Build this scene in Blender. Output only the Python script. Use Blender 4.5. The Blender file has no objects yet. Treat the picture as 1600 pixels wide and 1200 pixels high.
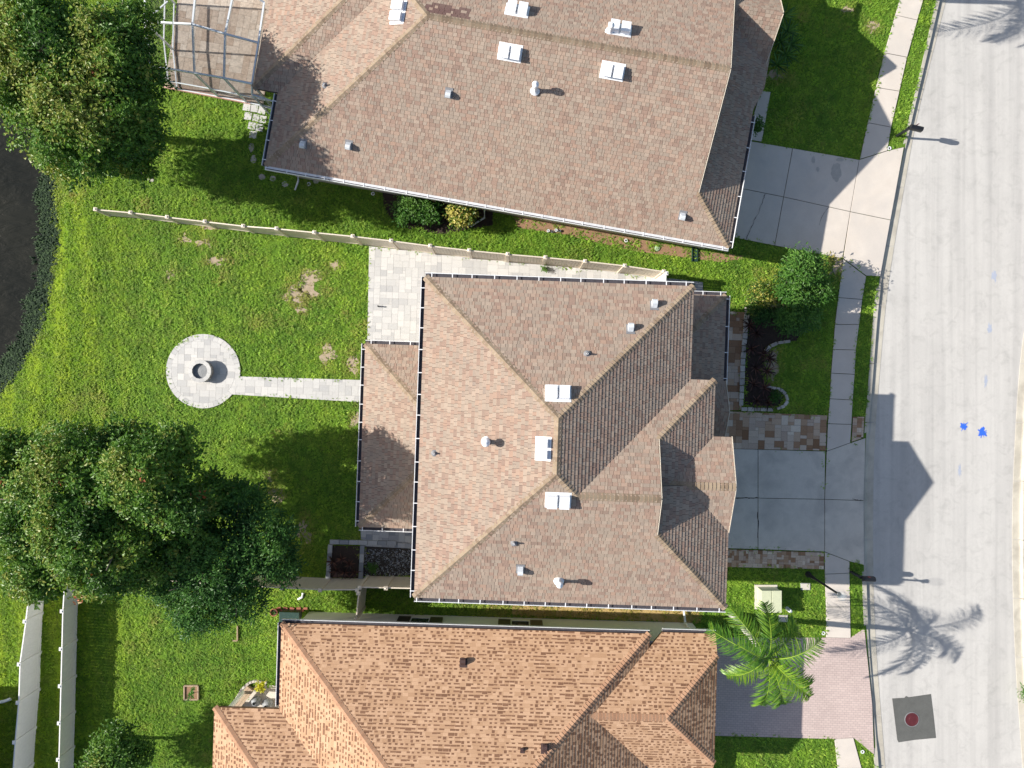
import bpy, math, random
import numpy as np
from math import sin, cos, radians, pi
from mathutils import Vector, Matrix, noise

random.seed(7)
rng = np.random.default_rng(7)
C = bpy.context.scene.collection
scene = bpy.context.scene

# ------------------------------------------------------------------ camera, sky, sun, exposure
HC = 33.0                 # drone height over the lots
S = HC / 1109.0           # metres per photo pixel at ground level
SUN_EL = radians(30.3)
SUN_DIR = Vector((-1.0, 0.065, 0)).normalized()      # horizontal direction towards the sun
cam = bpy.data.cameras.new('camera')
cam.lens = 1109.0 / 1600.0 * 36.0
cam.sensor_width = 36.0
cam.clip_end = 2000
cam_o = bpy.data.objects.new('camera', cam)
cam_o.location = (0, 0, HC)
C.objects.link(cam_o)
scene.camera = cam_o

world = bpy.data.worlds.new('World')
scene.world = world
world.use_nodes = True
wn = world.node_tree
sky = wn.nodes.new('ShaderNodeTexSky')
sky.sky_type = 'NISHITA'
sky.sun_disc = False
sky.sun_elevation = SUN_EL
sky.sun_rotation = math.atan2(SUN_DIR.x, SUN_DIR.y)
sky.air_density = 1.0
sky.dust_density = 1.6
sky.ozone_density = 0.9
wn.links.new(sky.outputs[0], wn.nodes['Background'].inputs[0])
wn.nodes['Background'].inputs[1].default_value = 0.090

sun = bpy.data.lights.new('sun', 'SUN')
sun.energy = 5.0
sun.angle = radians(0.5)
sun.color = (1.0, 0.955, 0.88)
sun_o = bpy.data.objects.new('sun', sun)
tosun = Vector((SUN_DIR.x * cos(SUN_EL), SUN_DIR.y * cos(SUN_EL), sin(SUN_EL)))
sun_o.rotation_euler = tosun.to_track_quat('Z', 'Y').to_euler()
sun_o.location = tosun * 60
C.objects.link(sun_o)

vs = scene.view_settings
vs.view_transform = 'Standard'
vs.look = 'None'
vs.gamma = 1.0
vs.use_curve_mapping = False
vs.exposure = 0.69

# ------------------------------------------------------------------ helpers
def P(px, py, h=0.0):
    v = (1 - h / HC) * S
    return Vector(((px - 800) * v, -(py - 600) * v, h))

WL = {}                       # world location of every empty
def put(o, parent=None):
    C.objects.link(o)
    if parent is not None:
        o.parent = parent
    return o

def tag(o, label=None, cat=None, group=None, kind=None):
    if label: o['label'] = label
    if cat: o['category'] = cat
    if group: o['group'] = group
    if kind: o['kind'] = kind
    return o

def thing(name, loc, label, cat, group=None):
    o = bpy.data.objects.new(name, None)
    o.empty_display_size = 0.2
    o.location = loc
    put(o)
    WL[o] = Vector(loc)
    return tag(o, label, cat, group)

def wl(o):
    return WL.get(o, Vector((0, 0, 0))) if o is not None else Vector((0, 0, 0))

class MB:
    def __init__(s):
        s.v = []; s.f = []; s.t = []
    def poly(s, pts, tint=0.5):
        n = len(s.v)
        s.v.extend([tuple(p) for p in pts])
        s.f.append(tuple(range(n, n + len(pts))))
        s.t.append(tint)
    def prism(s, pts, z0, z1, tint=0.5, bottom=True):
        """pts: xy(z) outline counter-clockwise; side walls between z0 and z1"""
        n = len(s.v); k = len(pts)
        s.v.extend([(p[0], p[1], z0) for p in pts]); s.v.extend([(p[0], p[1], z1) for p in pts])
        s.f.append(tuple(n + k + i for i in range(k))); s.t.append(tint)
        if bottom:
            s.f.append(tuple(n + k - 1 - i for i in range(k))); s.t.append(tint)
        for i in range(k):
            j = (i + 1) % k
            s.f.append((n + i, n + j, n + k + j, n + k + i)); s.t.append(tint)
    def box(s, c, half, rz=0.0, tint=0.5):
        cx, cy, cz = c; a, b, d = half
        co, si = cos(rz), sin(rz)
        pts = [(cx + x * co - y * si, cy + x * si + y * co) for x, y in ((-a, -b), (a, -b), (a, b), (-a, b))]
        s.prism(pts, cz - d, cz + d, tint)
    def bar(s, a, b, w, h, up=(0, 0, 1), tint=0.5):
        """rectangular bar from a to b"""
        a = Vector(a); b = Vector(b); d = (b - a).normalized()
        u = Vector(up)
        if abs(d.dot(u)) > 0.98: u = Vector((1, 0, 0))
        r = d.cross(u).normalized(); q = r.cross(d).normalized()
        n = len(s.v)
        for p in (a, b):
            for x, y in ((-1, -1), (1, -1), (1, 1), (-1, 1)):
                s.v.append(tuple(p + r * (x * w / 2) + q * (y * h / 2)))
        for f in ((3, 2, 1, 0), (4, 5, 6, 7), (0, 1, 5, 4), (1, 2, 6, 5), (2, 3, 7, 6), (3, 0, 4, 7)):
            s.f.append(tuple(n + i for i in f)); s.t.append(tint)
    def tube(s, pts, radii, seg=8, tint=0.5, cap=True):
        pts = [Vector(p) for p in pts]
        n = len(s.v)
        for i, p in enumerate(pts):
            d = (pts[min(i + 1, len(pts) - 1)] - pts[max(i - 1, 0)]).normalized()
            u = Vector((0, 0, 1)) if abs(d.z) < 0.95 else Vector((1, 0, 0))
            r = d.cross(u).normalized(); q = r.cross(d)
            for k in range(seg):
                a = 2 * pi * k / seg
                s.v.append(tuple(p + (r * cos(a) + q * sin(a)) * radii[i]))
        for i in range(len(pts) - 1):
            for k in range(seg):
                k2 = (k + 1) % seg
                s.f.append((n + i * seg + k, n + i * seg + k2, n + (i + 1) * seg + k2, n + (i + 1) * seg + k)); s.t.append(tint)
        if cap:
            s.f.append(tuple(n + seg - 1 - k for k in range(seg))); s.t.append(tint)
            e = n + (len(pts) - 1) * seg
            s.f.append(tuple(e + k for k in range(seg))); s.t.append(tint)
    def lathe(s, c, prof, seg=20, tint=0.5):
        """prof: (r, z) list"""
        n = len(s.v)
        for r, z in prof:
            for k in range(seg):
                a = 2 * pi * k / seg
                s.v.append((c[0] + r * cos(a), c[1] + r * sin(a), c[2] + z))
        for i in range(len(prof) - 1):
            for k in range(seg):
                k2 = (k + 1) % seg
                s.f.append((n + i * seg + k, n + i * seg + k2, n + (i + 1) * seg + k2, n + (i + 1) * seg + k)); s.t.append(tint)
    def mesh(s, name, mat, off=Vector((0, 0, 0)), smooth=False):
        me = bpy.data.meshes.new(name)
        if off.length > 0:
            o = off
            me.from_pydata([(x - o.x, y - o.y, z - o.z) for x, y, z in s.v], [], s.f)
        else:
            me.from_pydata(s.v, [], s.f)
        at = me.attributes.new('tint', 'FLOAT', 'FACE')
        at.data.foreach_set('value', np.array(s.t, dtype=np.float32))
        if smooth:
            me.polygons.foreach_set('use_smooth', [True] * len(s.f))
        me.materials.append(mat)
        me.update()
        return me
    def build(s, name, mat, parent=None, smooth=False, bevel=0.0):
        o = bpy.data.objects.new(name, s.mesh(name, mat, wl(parent), smooth))
        put(o, parent)
        if bevel > 0:
            m = o.modifiers.new('bevel', 'BEVEL'); m.width = bevel; m.segments = 2; m.limit_method = 'ANGLE'
        return o

def structure(name, mb, mat, **k):
    o = mb.build(name, mat, **k)
    o['kind'] = 'structure'
    WL[o] = Vector((0, 0, 0))
    return o

def copy_part(src_mesh, name, parent, loc, rz=0.0):
    o = bpy.data.objects.new(name, src_mesh)
    o.location = Vector(loc) - wl(parent)
    o.rotation_euler = (0, 0, rz)
    return put(o, parent)

def clip_poly(subj, clip):
    """Sutherland-Hodgman, both 2-D lists, clip convex counter-clockwise"""
    out = subj
    n = len(clip)
    for i in range(n):
        ax, ay = clip[i]; bx, by = clip[(i + 1) % n]
        ex, ey = bx - ax, by - ay
        inp = out; out = []
        if not inp: return []
        for j in range(len(inp)):
            p = inp[j]; q = inp[(j + 1) % len(inp)]
            sp = ex * (p[1] - ay) - ey * (p[0] - ax)
            sq = ex * (q[1] - ay) - ey * (q[0] - ax)
            if sp >= 0:
                out.append(p)
                if sq < 0:
                    t = sp / (sp - sq); out.append((p[0] + t * (q[0] - p[0]), p[1] + t * (q[1] - p[1])))
            elif sq >= 0:
                t = sp / (sp - sq); out.append((p[0] + t * (q[0] - p[0]), p[1] + t * (q[1] - p[1])))
    return out

def area2(p):
    return sum(p[i][0] * p[(i + 1) % len(p)][1] - p[(i + 1) % len(p)][0] * p[i][1] for i in range(len(p))) / 2

def ccw(p):
    return list(p) if area2(p) > 0 else list(reversed(p))

def inset(poly, d):
    """shrink a convex ccw polygon by d"""
    n = len(poly); out = []
    for i in range(n):
        a = Vector(poly[i - 1][:2]); b = Vector(poly[i][:2]); c = Vector(poly[(i + 1) % n][:2])
        e1 = (b - a).normalized(); e2 = (c - b).normalized()
        n1 = Vector((-e1.y, e1.x)); n2 = Vector((-e2.y, e2.x))
        m = n1 + n2
        k = d / max(0.2, (1 + n1.dot(n2)))
        out.append((b.x + m.x * k, b.y + m.y * k))
    return out

# ------------------------------------------------------------------ materials
def new_mat(name):
    m = bpy.data.materials.new(name); m.use_nodes = True
    nt = m.node_tree; b = nt.nodes['Principled BSDF']
    return m, nt, b

def N(nt, t, **k):
    n = nt.nodes.new(t)
    for a, v in k.items(): setattr(n, a, v)
    return n

def noise_tex(nt, vec, scale, detail=4.0, rough=0.6, dist=0.0):
    n = N(nt, 'ShaderNodeTexNoise')
    n.inputs['Scale'].default_value = scale; n.inputs['Detail'].default_value = detail
    n.inputs['Roughness'].default_value = rough; n.inputs['Distortion'].default_value = dist
    nt.links.new(vec, n.inputs['Vector'])
    return n.outputs['Fac']

def ramp(nt, fac, stops, interp='LINEAR'):
    r = N(nt, 'ShaderNodeValToRGB'); cr = r.color_ramp; cr.interpolation = interp
    while len(cr.elements) < len(stops): cr.elements.new(0.5)
    for e, (p, c) in zip(cr.elements, stops):
        e.position = p; e.color = (*c, 1)
    nt.links.new(fac, r.inputs[0])
    return r.outputs[0]

def mix(nt, fac, a, b, mode='MIX'):
    m = N(nt, 'ShaderNodeMix', data_type='RGBA', blend_type=mode)
    for sock, val in ((m.inputs['Factor'], fac), (m.inputs['A'], a), (m.inputs['B'], b)):
        if isinstance(val, (int, float)): sock.default_value = val
        elif isinstance(val, tuple): sock.default_value = (*val, 1)
        else: nt.links.new(val, sock)
    return m.outputs['Result']

def world_pos(nt):
    return N(nt, 'ShaderNodeNewGeometry').outputs['Position']

def bump(nt, b, height, strength=0.3, dist=0.02):
    n = N(nt, 'ShaderNodeBump')
    n.inputs['Strength'].default_value = strength; n.inputs['Distance'].default_value = dist
    nt.links.new(height, n.inputs['Height']); nt.links.new(n.outputs[0], b.inputs['Normal'])

def mottled(name, c1, c2, scale=3.0, rough=0.8, fine=60.0, fine_amt=0.25, bumps=0.15, c3=None, big=0.4, spec=0.4, detail=6):
    m, nt, b = new_mat(name)
    p = world_pos(nt)
    f = noise_tex(nt, p, scale, detail, 0.65, 0.3)
    col = ramp(nt, f, [(0.3, c1), (0.7, c2)])
    if c3 is not None:
        col = mix(nt, ramp(nt, noise_tex(nt, p, big, 4, 0.6, 0.5), [(0.45, (0, 0, 0)), (0.7, (1, 1, 1))]), col, c3)
    g = noise_tex(nt, p, fine, 3, 0.7)
    col = mix(nt, fine_amt, col, ramp(nt, g, [(0.3, tuple(x * 0.55 for x in c1)), (0.7, tuple(min(1, x * 1.35) for x in c2))]))
    nt.links.new(col, b.inputs['Base Color'])
    b.inputs['Roughness'].default_value = rough
    b.inputs['Specular IOR Level'].default_value = spec
    if bumps > 0: bump(nt, b, g, bumps, 0.01)
    return m

def plain(name, c, rough=0.5, metal=0.0, var=0.12, scale=8.0, spec=0.5):
    m, nt, b = new_mat(name)
    p = world_pos(nt)
    f = noise_tex(nt, p, scale, 5, 0.65)
    col = ramp(nt, f, [(0.3, tuple(x * (1 - var) for x in c)), (0.7, tuple(min(1, x * (1 + var)) for x in c))])
    nt.links.new(col, b.inputs['Base Color'])
    b.inputs['Roughness'].default_value = rough
    b.inputs['Metallic'].default_value = metal
    b.inputs['Specular IOR Level'].default_value = spec
    return m

def tinted(name, stops, rough=0.85, interp='LINEAR', fine=40.0, fine_amt=0.3, grime=None, source='tint', trans=0.0, spec=0.4, bumps=0.2):
    """colour chosen per piece (face attribute or object random), with grain on top"""
    m, nt, b = new_mat(name)
    if source == 'random':
        fac = N(nt, 'ShaderNodeObjectInfo').outputs['Random']
    else:
        fac = N(nt, 'ShaderNodeAttribute', attribute_name=source).outputs['Fac']
    col = ramp(nt, fac, stops, interp)
    p = world_pos(nt)
    g = noise_tex(nt, p, fine, 4, 0.7)
    col = mix(nt, fine_amt, col, ramp(nt, g, [(0.25, (0.25, 0.25, 0.25)), (0.75, (1.6, 1.6, 1.6))]), 'MULTIPLY')
    if grime:
        gm = ramp(nt, noise_tex(nt, p, grime[0], 5, 0.6, 0.6), [(grime[1], (0, 0, 0)), (grime[2], (1, 1, 1))])
        col = mix(nt, gm, col, mix(nt, grime[4], col, grime[3]))
    nt.links.new(col, b.inputs['Base Color'])
    b.inputs['Roughness'].default_value = rough
    b.inputs['Specular IOR Level'].default_value = spec
    if bumps: bump(nt, b, g, bumps, 0.006)
    if trans > 0:
        t = N(nt, 'ShaderNodeBsdfTranslucent')
        nt.links.new(mix(nt, 1.0, col, (1.5, 1.55, 0.6), 'MULTIPLY'), t.inputs[0])
        ms = N(nt, 'ShaderNodeMixShader'); ms.inputs[0].default_value = trans
        out = nt.nodes['Material Output']
        nt.links.new(b.outputs[0], ms.inputs[1]); nt.links.new(t.outputs[0], ms.inputs[2])
        nt.links.new(ms.outputs[0], out.inputs[0])
    return m

M = {}
SH = [(0.0, (0.256, 0.181, 0.142)), (0.18, (0.323, 0.215, 0.165)), (0.36, (0.351, 0.270, 0.211)), (0.54, (0.301, 0.239, 0.190)),
      (0.72, (0.385, 0.299, 0.234)), (0.86, (0.358, 0.237, 0.176)), (0.97, (0.275, 0.225, 0.186)), (1.0, (0.144, 0.082, 0.073))]
M['shingle'] = tinted('blended_shingle', SH, 0.9, grime=(0.35, 0.45, 0.75, (0.36, 0.29, 0.22), 0.35))
M['shingle_cap'] = tinted('cap_shingle', [(0, (0.216, 0.155, 0.106)), (0.5, (0.288, 0.218, 0.148)), (1, (0.338, 0.260, 0.183))], 0.9)
M['tan_shingle'] = tinted('tan_shingle', [(0, (0.166, 0.082, 0.045)), (0.2, (0.223, 0.116, 0.066)), (0.24, (0.411, 0.244, 0.141)), (1, (0.536, 0.341, 0.214))], 0.9)
M['tan_cap'] = tinted('tan_cap_shingle', [(0, (0.357, 0.199, 0.119)), (1, (0.446, 0.266, 0.164))], 0.9)
M['felt'] = plain('roof_felt', (0.075, 0.052, 0.040), 0.95)
M['felt_tan'] = plain('tan_roof_felt', (0.17, 0.095, 0.055), 0.95)
M['white_metal'] = plain('white_aluminium', (0.80, 0.80, 0.80), 0.35, 0.0, 0.05)
M['guard'] = plain('gutter_guard', (0.62, 0.62, 0.63), 0.45, 0, 0.15, 3)
M['gutter_in'] = plain('gutter_channel', (0.055, 0.05, 0.06), 0.7, 0, 0.3)  # dark tone stands for dirt and the shade inside the trough
M['stucco'] = mottled('cream_stucco', (0.48, 0.42, 0.34), (0.55, 0.49, 0.40), 2.0, 0.9, 80)
M['stucco_w'] = mottled('pale_stucco', (0.60, 0.55, 0.46), (0.68, 0.62, 0.53), 2.0, 0.9, 80)
M['stucco_bright'] = mottled('bright_stucco', (0.80, 0.75, 0.66), (0.86, 0.81, 0.72), 2.0, 0.9, 80)
M['glass'] = plain('window_glass', (0.02, 0.03, 0.04), 0.05, 0, 0.1)
M['brown_panel'] = plain('brown_shutter', (0.045, 0.032, 0.028), 0.5)
M['vent_white'] = plain('vent_white', (0.82, 0.83, 0.85), 0.3, 0.0, 0.04)
M['vent_grey'] = plain('vent_grey', (0.60, 0.63, 0.66), 0.4, 0.0)
M['vent_brown'] = plain('vent_brown', (0.07, 0.04, 0.035), 0.5)
M['lead'] = plain('lead_flashing', (0.20, 0.20, 0.21), 0.6)
M['vinyl_white'] = plain('white_vinyl', (0.78, 0.77, 0.74), 0.45, 0, 0.05)
M['vinyl_tan'] = plain('almond_vinyl', (0.66, 0.58, 0.47), 0.5, 0, 0.06)
M['concrete'] = mottled('grey_concrete', (0.56, 0.51, 0.44), (0.67, 0.61, 0.53), 2.2, 0.9, 45, 0.3, 0.12, (0.42, 0.385, 0.34), 0.8)
M['concrete_pale'] = mottled('pale_concrete', (0.562, 0.497, 0.432), (0.648, 0.583, 0.513), 1.0, 0.9, 45, 0.2, 0.12, (0.518, 0.475, 0.432), 0.5)
M['kerb'] = mottled('kerb_concrete', (0.46, 0.42, 0.34), (0.56, 0.52, 0.44), 1.5, 0.9, 40, 0.25, 0.15, (0.33, 0.30, 0.25), 0.9)
M['joint'] = plain('joint_soil', (0.035, 0.03, 0.026), 0.95, 0, 0.4, 20)
M['soil'] = mottled('sandy_soil', (0.30, 0.23, 0.15), (0.46, 0.37, 0.27), 6.0, 0.95, 50, 0.45, 0.5)
M['mulch'] = mottled('dark_mulch', (0.022, 0.016, 0.013), (0.062, 0.042, 0.032), 9.0, 0.95, 40, 0.5, 0.7)
M['clay'] = mottled('side_yard_dirt', (0.20, 0.11, 0.065), (0.36, 0.22, 0.13), 5.0, 0.95, 40, 0.5, 0.6)
M['sand'] = plain('bedding_sand', (0.40, 0.38, 0.35), 0.95, 0, 0.15, 20)
M['paver'] = tinted('pale_paver', [(0, (0.43, 0.425, 0.42)), (0.3, (0.53, 0.52, 0.50)), (0.6, (0.60, 0.585, 0.56)), (0.85, (0.50, 0.49, 0.475)), (1, (0.63, 0.61, 0.58))], 0.85, source='random', fine=35, fine_amt=0.22)
M['paver_brown'] = tinted('travertine_paver', [(0, (0.24, 0.128, 0.066)), (0.22, (0.36, 0.215, 0.125)), (0.4, (0.50, 0.355, 0.245)), (0.62, (0.60, 0.49, 0.385)), (0.8, (0.44, 0.325, 0.25)), (1, (0.70, 0.60, 0.48))], 0.8, source='random', fine=30, fine_amt=0.3)
M['paver_grey'] = tinted('slate_paver', [(0, (0.22, 0.24, 0.27)), (0.5, (0.36, 0.37, 0.39)), (1, (0.47, 0.47, 0.46))], 0.85, source='random', fine=30, fine_amt=0.3)
M['stone'] = tinted('pale_edging_stone', [(0, (0.34, 0.31, 0.28)), (1, (0.58, 0.54, 0.48))], 0.9, source='random', fine=20, fine_amt=0.35)
M['black_metal'] = plain('black_metal', (0.012, 0.013, 0.016), 0.4)
M['bark'] = plain('bark', (0.16, 0.13, 0.105), 0.95, 0, 0.35, 12)
M['palm_bark'] = plain('palm_trunk', (0.42, 0.40, 0.37), 0.9, 0, 0.2, 10)
M['transformer'] = plain('pale_green_enamel', (0.56, 0.58, 0.40), 0.4, 0, 0.05)
M['pad'] = plain('grey_plastic', (0.40, 0.40, 0.39), 0.8)
M['wood'] = plain('weathered_wood', (0.42, 0.31, 0.21), 0.8, 0, 0.2, 14)
M['brick_red'] = plain('red_brick', (0.33, 0.115, 0.075), 0.85, 0, 0.2, 10)
M['dark_plastic'] = plain('dark_plastic', (0.03, 0.033, 0.035), 0.5)
M['maroon'] = plain('maroon_cover', (0.11, 0.022, 0.026), 0.55, 0.2)
M['patch'] = mottled('dark_asphalt_patch', (0.085, 0.086, 0.080), (0.125, 0.126, 0.118), 3.0, 0.95, 60, 0.4, 0.4)
M['blue_paint'] = plain('blue_spray_paint', (0.03, 0.13, 0.62), 0.7, 0, 0.2, 30)
M['blue_faint'] = plain('worn_blue_paint', (0.37, 0.40, 0.48), 0.8, 0, 0.15, 30)
M['ash'] = mottled('fire_pit_ash', (0.20, 0.205, 0.21), (0.34, 0.345, 0.35), 8, 0.95, 40, 0.5, 0.6)

def leaf_mat(name, stops, rough=0.47, trans=0.22):
    return tinted(name, stops, rough, fine=3.0, fine_amt=0.25, trans=trans, spec=0.32, bumps=0)
M['leaf_maple'] = leaf_mat('glossy_green_leaf', [(0, (0.022, 0.062, 0.013)), (0.4, (0.058, 0.142, 0.021)), (0.7, (0.105, 0.218, 0.030)), (0.92, (0.175, 0.265, 0.042)), (0.99, (0.27, 0.29, 0.065)), (1, (0.40, 0.13, 0.06))])
M['leaf_oak'] = leaf_mat('dark_green_leaf', [(0, (0.022, 0.073, 0.018)), (0.6, (0.060, 0.156, 0.033)), (1, (0.131, 0.275, 0.050))])
M['leaf_shrub'] = leaf_mat('shrub_leaf', [(0, (0.022, 0.075, 0.014)), (0.6, (0.058, 0.155, 0.024)), (1, (0.13, 0.25, 0.045))])
M['leaf_yellow'] = leaf_mat('variegated_leaf', [(0, (0.05, 0.11, 0.02)), (0.45, (0.12, 0.20, 0.03)), (0.7, (0.38, 0.36, 0.06)), (1, (0.62, 0.54, 0.18))])
M['leaf_palm'] = leaf_mat('palm_leaf', [(0, (0.045, 0.13, 0.02)), (0.5, (0.12, 0.25, 0.028)), (1, (0.28, 0.40, 0.045))], 0.38, 0.28)
M['leaf_red'] = leaf_mat('burgundy_leaf', [(0, (0.022, 0.013, 0.013)), (0.6, (0.07, 0.032, 0.03)), (1, (0.16, 0.075, 0.055))], 0.5)
M['leaf_lime'] = leaf_mat('lime_leaf', [(0, (0.30, 0.34, 0.02)), (1, (0.60, 0.56, 0.04))])
M['leaf_reed'] = leaf_mat('shore_leaf', [(0, (0.012, 0.030, 0.012)), (0.7, (0.032, 0.068, 0.024)), (1, (0.07, 0.12, 0.04))], 0.8, 0.1)

def grass_colour(nt, instancer):
    p = world_pos(nt)
    if instancer:
        p = N(nt, 'ShaderNodeObjectInfo').outputs['Location']
    big = noise_tex(nt, p, 0.28, 5, 0.62, 0.4)
    mid = noise_tex(nt, p, 1.7, 5, 0.65, 0.3)
    c = ramp(nt, big, [(0.32, (0.152, 0.307, 0.042)), (0.5, (0.215, 0.386, 0.042)), (0.68, (0.318, 0.460, 0.050))])
    c2 = ramp(nt, mid, [(0.3, (0.119, 0.265, 0.038)), (0.55, (0.231, 0.396, 0.050)), (0.78, (0.438, 0.491, 0.104))])
    c = mix(nt, 0.5, c, c2)
    # lush lime growth on the pond bank
    sx = N(nt, 'ShaderNodeSeparateXYZ'); nt.links.new(p, sx.inputs[0])
    mr = N(nt, 'ShaderNodeMapRange'); mr.inputs['From Min'].default_value = -16.5; mr.inputs['From Max'].default_value = -20.5
    nt.links.new(sx.outputs['X'], mr.inputs['Value'])
    wv = N(nt, 'ShaderNodeTexWave'); wv.inputs['Scale'].default_value = 0.22; wv.inputs['Distortion'].default_value = 1.6; wv.inputs['Detail'].default_value = 2.0
    mp = N(nt, 'ShaderNodeMapping'); mp.inputs['Rotation'].default_value = (0, 0, radians(-5)); nt.links.new(p, mp.inputs['Vector']); nt.links.new(mp.outputs[0], wv.inputs['Vector'])
    band = mix(nt, 1.0, mix(nt, 0.55, c, (0.300, 0.430, 0.020)), ramp(nt, wv.outputs['Fac'], [(0.2, (0.78, 0.86, 0.8)), (0.8, (1.12, 1.06, 1.0))]), 'MULTIPLY')
    return mix(nt, mr.outputs[0], c, band)

def grass_mats():
    m, nt, b = new_mat('lawn_thatch')
    g = grass_colour(nt, False)
    fine = noise_tex(nt, world_pos(nt), 22, 4, 0.7)
    col = mix(nt, ramp(nt, fine, [(0.35, (0, 0, 0)), (0.7, (1, 1, 1))]), mix(nt, 1.0, g, (0.38, 0.38, 0.38), 'MULTIPLY'), mix(nt, 1.0, g, (0.9, 0.9, 0.8), 'MULTIPLY'))
    nt.links.new(col, b.inputs['Base Color']); b.inputs['Roughness'].default_value = 0.95
    b.inputs['Specular IOR Level'].default_value = 0.1
    bump(nt, b, fine, 0.8, 0.05)
    M['thatch'] = m
    m, nt, b = new_mat('grass_blade')
    g = grass_colour(nt, True)
    rnd = N(nt, 'ShaderNodeObjectInfo').outputs['Random']
    g = mix(nt, 1.0, g, ramp(nt, rnd, [(0, (0.55, 0.62, 0.6)), (0.6, (1.0, 1.02, 0.9)), (0.9, (1.35, 1.25, 1.0)), (1, (1.6, 1.4, 1.5))]), 'MULTIPLY')
    dry = N(nt, 'ShaderNodeAttribute', attribute_name='dry', attribute_type='INSTANCER').outputs['Fac']
    g = mix(nt, dry, g, (0.46, 0.35, 0.12))
    nt.links.new(g, b.inputs['Base Color'])
    b.inputs['Roughness'].default_value = 0.6
    b.inputs['Specular IOR Level'].default_value = 0.25
    t = N(nt, 'ShaderNodeBsdfTranslucent')
    nt.links.new(mix(nt, 1.0, g, (1.25, 1.3, 0.55), 'MULTIPLY'), t.inputs[0])
    ms = N(nt, 'ShaderNodeMixShader'); ms.inputs[0].default_value = 0.35
    nt.links.new(b.outputs[0], ms.inputs[1]); nt.links.new(t.outputs[0], ms.inputs[2])
    nt.links.new(ms.outputs[0], nt.nodes['Material Output'].inputs[0])
    M['grass'] = m
grass_mats()

def road_mat():
    m, nt, b = new_mat('pale_road_asphalt')
    p = world_pos(nt)
    mp = N(nt, 'ShaderNodeMapping'); mp.inputs['Scale'].default_value = (1.0, 0.18, 1.0)
    mp.inputs['Rotation'].default_value = (0, 0, radians(4))
    nt.links.new(p, mp.inputs['Vector'])
    st = noise_tex(nt, mp.outputs[0], 1.1, 5, 0.6, 0.4)
    sp = noise_tex(nt, p, 0.6, 6, 0.65, 0.4)
    gr = noise_tex(nt, p, 70, 3, 0.8)
    col = ramp(nt, st, [(0.3, (0.488, 0.465, 0.433)), (0.7, (0.565, 0.541, 0.504))])
    col = mix(nt, 0.4, col, ramp(nt, sp, [(0.35, (0.450, 0.433, 0.406)), (0.65, (0.586, 0.560, 0.522))]))
    col = mix(nt, 0.35, col, ramp(nt, gr, [(0.3, (0.274, 0.274, 0.274)), (0.55, (0.549, 0.526, 0.493)), (0.75, (0.724, 0.702, 0.658))]))
    mp2 = N(nt, 'ShaderNodeMapping'); mp2.inputs['Scale'].default_value = (2.2, 0.05, 1.0); nt.links.new(p, mp2.inputs['Vector'])
    tr = noise_tex(nt, mp2.outputs[0], 0.9, 5, 0.6, 0.2)
    col = mix(nt, 1.0, col, ramp(nt, tr, [(0.32, (0.84, 0.84, 0.845)), (0.55, (1.0, 1.0, 1.0)), (0.75, (1.05, 1.05, 1.05))]), 'MULTIPLY')
    bl = noise_tex(nt, p, 1.9, 6, 0.7, 0.8)
    col = mix(nt, 1.0, col, ramp(nt, bl, [(0.25, (0.82, 0.82, 0.82)), (0.5, (1.0, 1.0, 1.0))]), 'MULTIPLY')
    v = N(nt, 'ShaderNodeTexVoronoi'); v.inputs['Scale'].default_value = 0.9
    nt.links.new(p, v.inputs['Vector'])
    dots = ramp(nt, v.outputs['Distance'], [(0.0, (1, 1, 1)), (0.035, (0, 0, 0))])
    col = mix(nt, mix(nt, 1.0, dots, (0.55, 0.55, 0.55), 'MULTIPLY'), col, (0.22, 0.22, 0.22))
    nt.links.new(col, b.inputs['Base Color']); b.inputs['Roughness'].default_value = 0.9
    b.inputs['Specular IOR Level'].default_value = 0.3
    bump(nt, b, gr, 0.25, 0.01)
    return m
M['road'] = road_mat()

def pink_brick():
    m, nt, b = new_mat('pink_brick_drive')
    p = world_pos(nt)
    mp = N(nt, 'ShaderNodeMapping'); mp.inputs['Rotation'].default_value = (0, 0, radians(2))
    nt.links.new(p, mp.inputs['Vector'])
    br = N(nt, 'ShaderNodeTexBrick')
    br.inputs['Scale'].default_value = 1.0
    br.inputs['Brick Width'].default_value = 0.21; br.inputs['Row Height'].default_value = 0.105
    br.inputs['Mortar Size'].default_value = 0.008
    br.inputs['Color1'].default_value = (0.56, 0.44, 0.40, 1); br.inputs['Color2'].default_value = (0.48, 0.37, 0.34, 1)
    br.inputs['Mortar'].default_value = (0.27, 0.22, 0.205, 1)
    nt.links.new(mp.outputs[0], br.inputs['Vector'])
    col = mix(nt, 0.3, br.outputs['Color'], ramp(nt, noise_tex(nt, p, 0.8, 5, 0.6), [(0.3, (0.42, 0.34, 0.31)), (0.7, (0.58, 0.47, 0.43))]))
    nt.links.new(col, b.inputs['Base Color']); b.inputs['Roughness'].default_value = 0.9
    bump(nt, b, br.outputs['Fac'], -0.4, 0.01)
    return m
M['pink'] = pink_brick()

def water_mat():
    m, nt, b = new_mat('pond_water')
    p = world_pos(nt)
    mp = N(nt, 'ShaderNodeMapping'); mp.inputs['Scale'].default_value = (0.35, 1.0, 1.0)
    nt.links.new(p, mp.inputs['Vector'])
    f = noise_tex(nt, mp.outputs[0], 2.2, 4, 0.55, 0.5)
    nt.links.new(ramp(nt, noise_tex(nt, p, 0.4, 4), [(0.3, (0.011, 0.012, 0.009)), (0.7, (0.021, 0.021, 0.015))]), b.inputs['Base Color'])
    b.inputs['Roughness'].default_value = 0.08
    b.inputs['IOR'].default_value = 1.33
    bump(nt, b, f, 0.7, 0.10)
    return m
M['water'] = water_mat()

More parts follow.
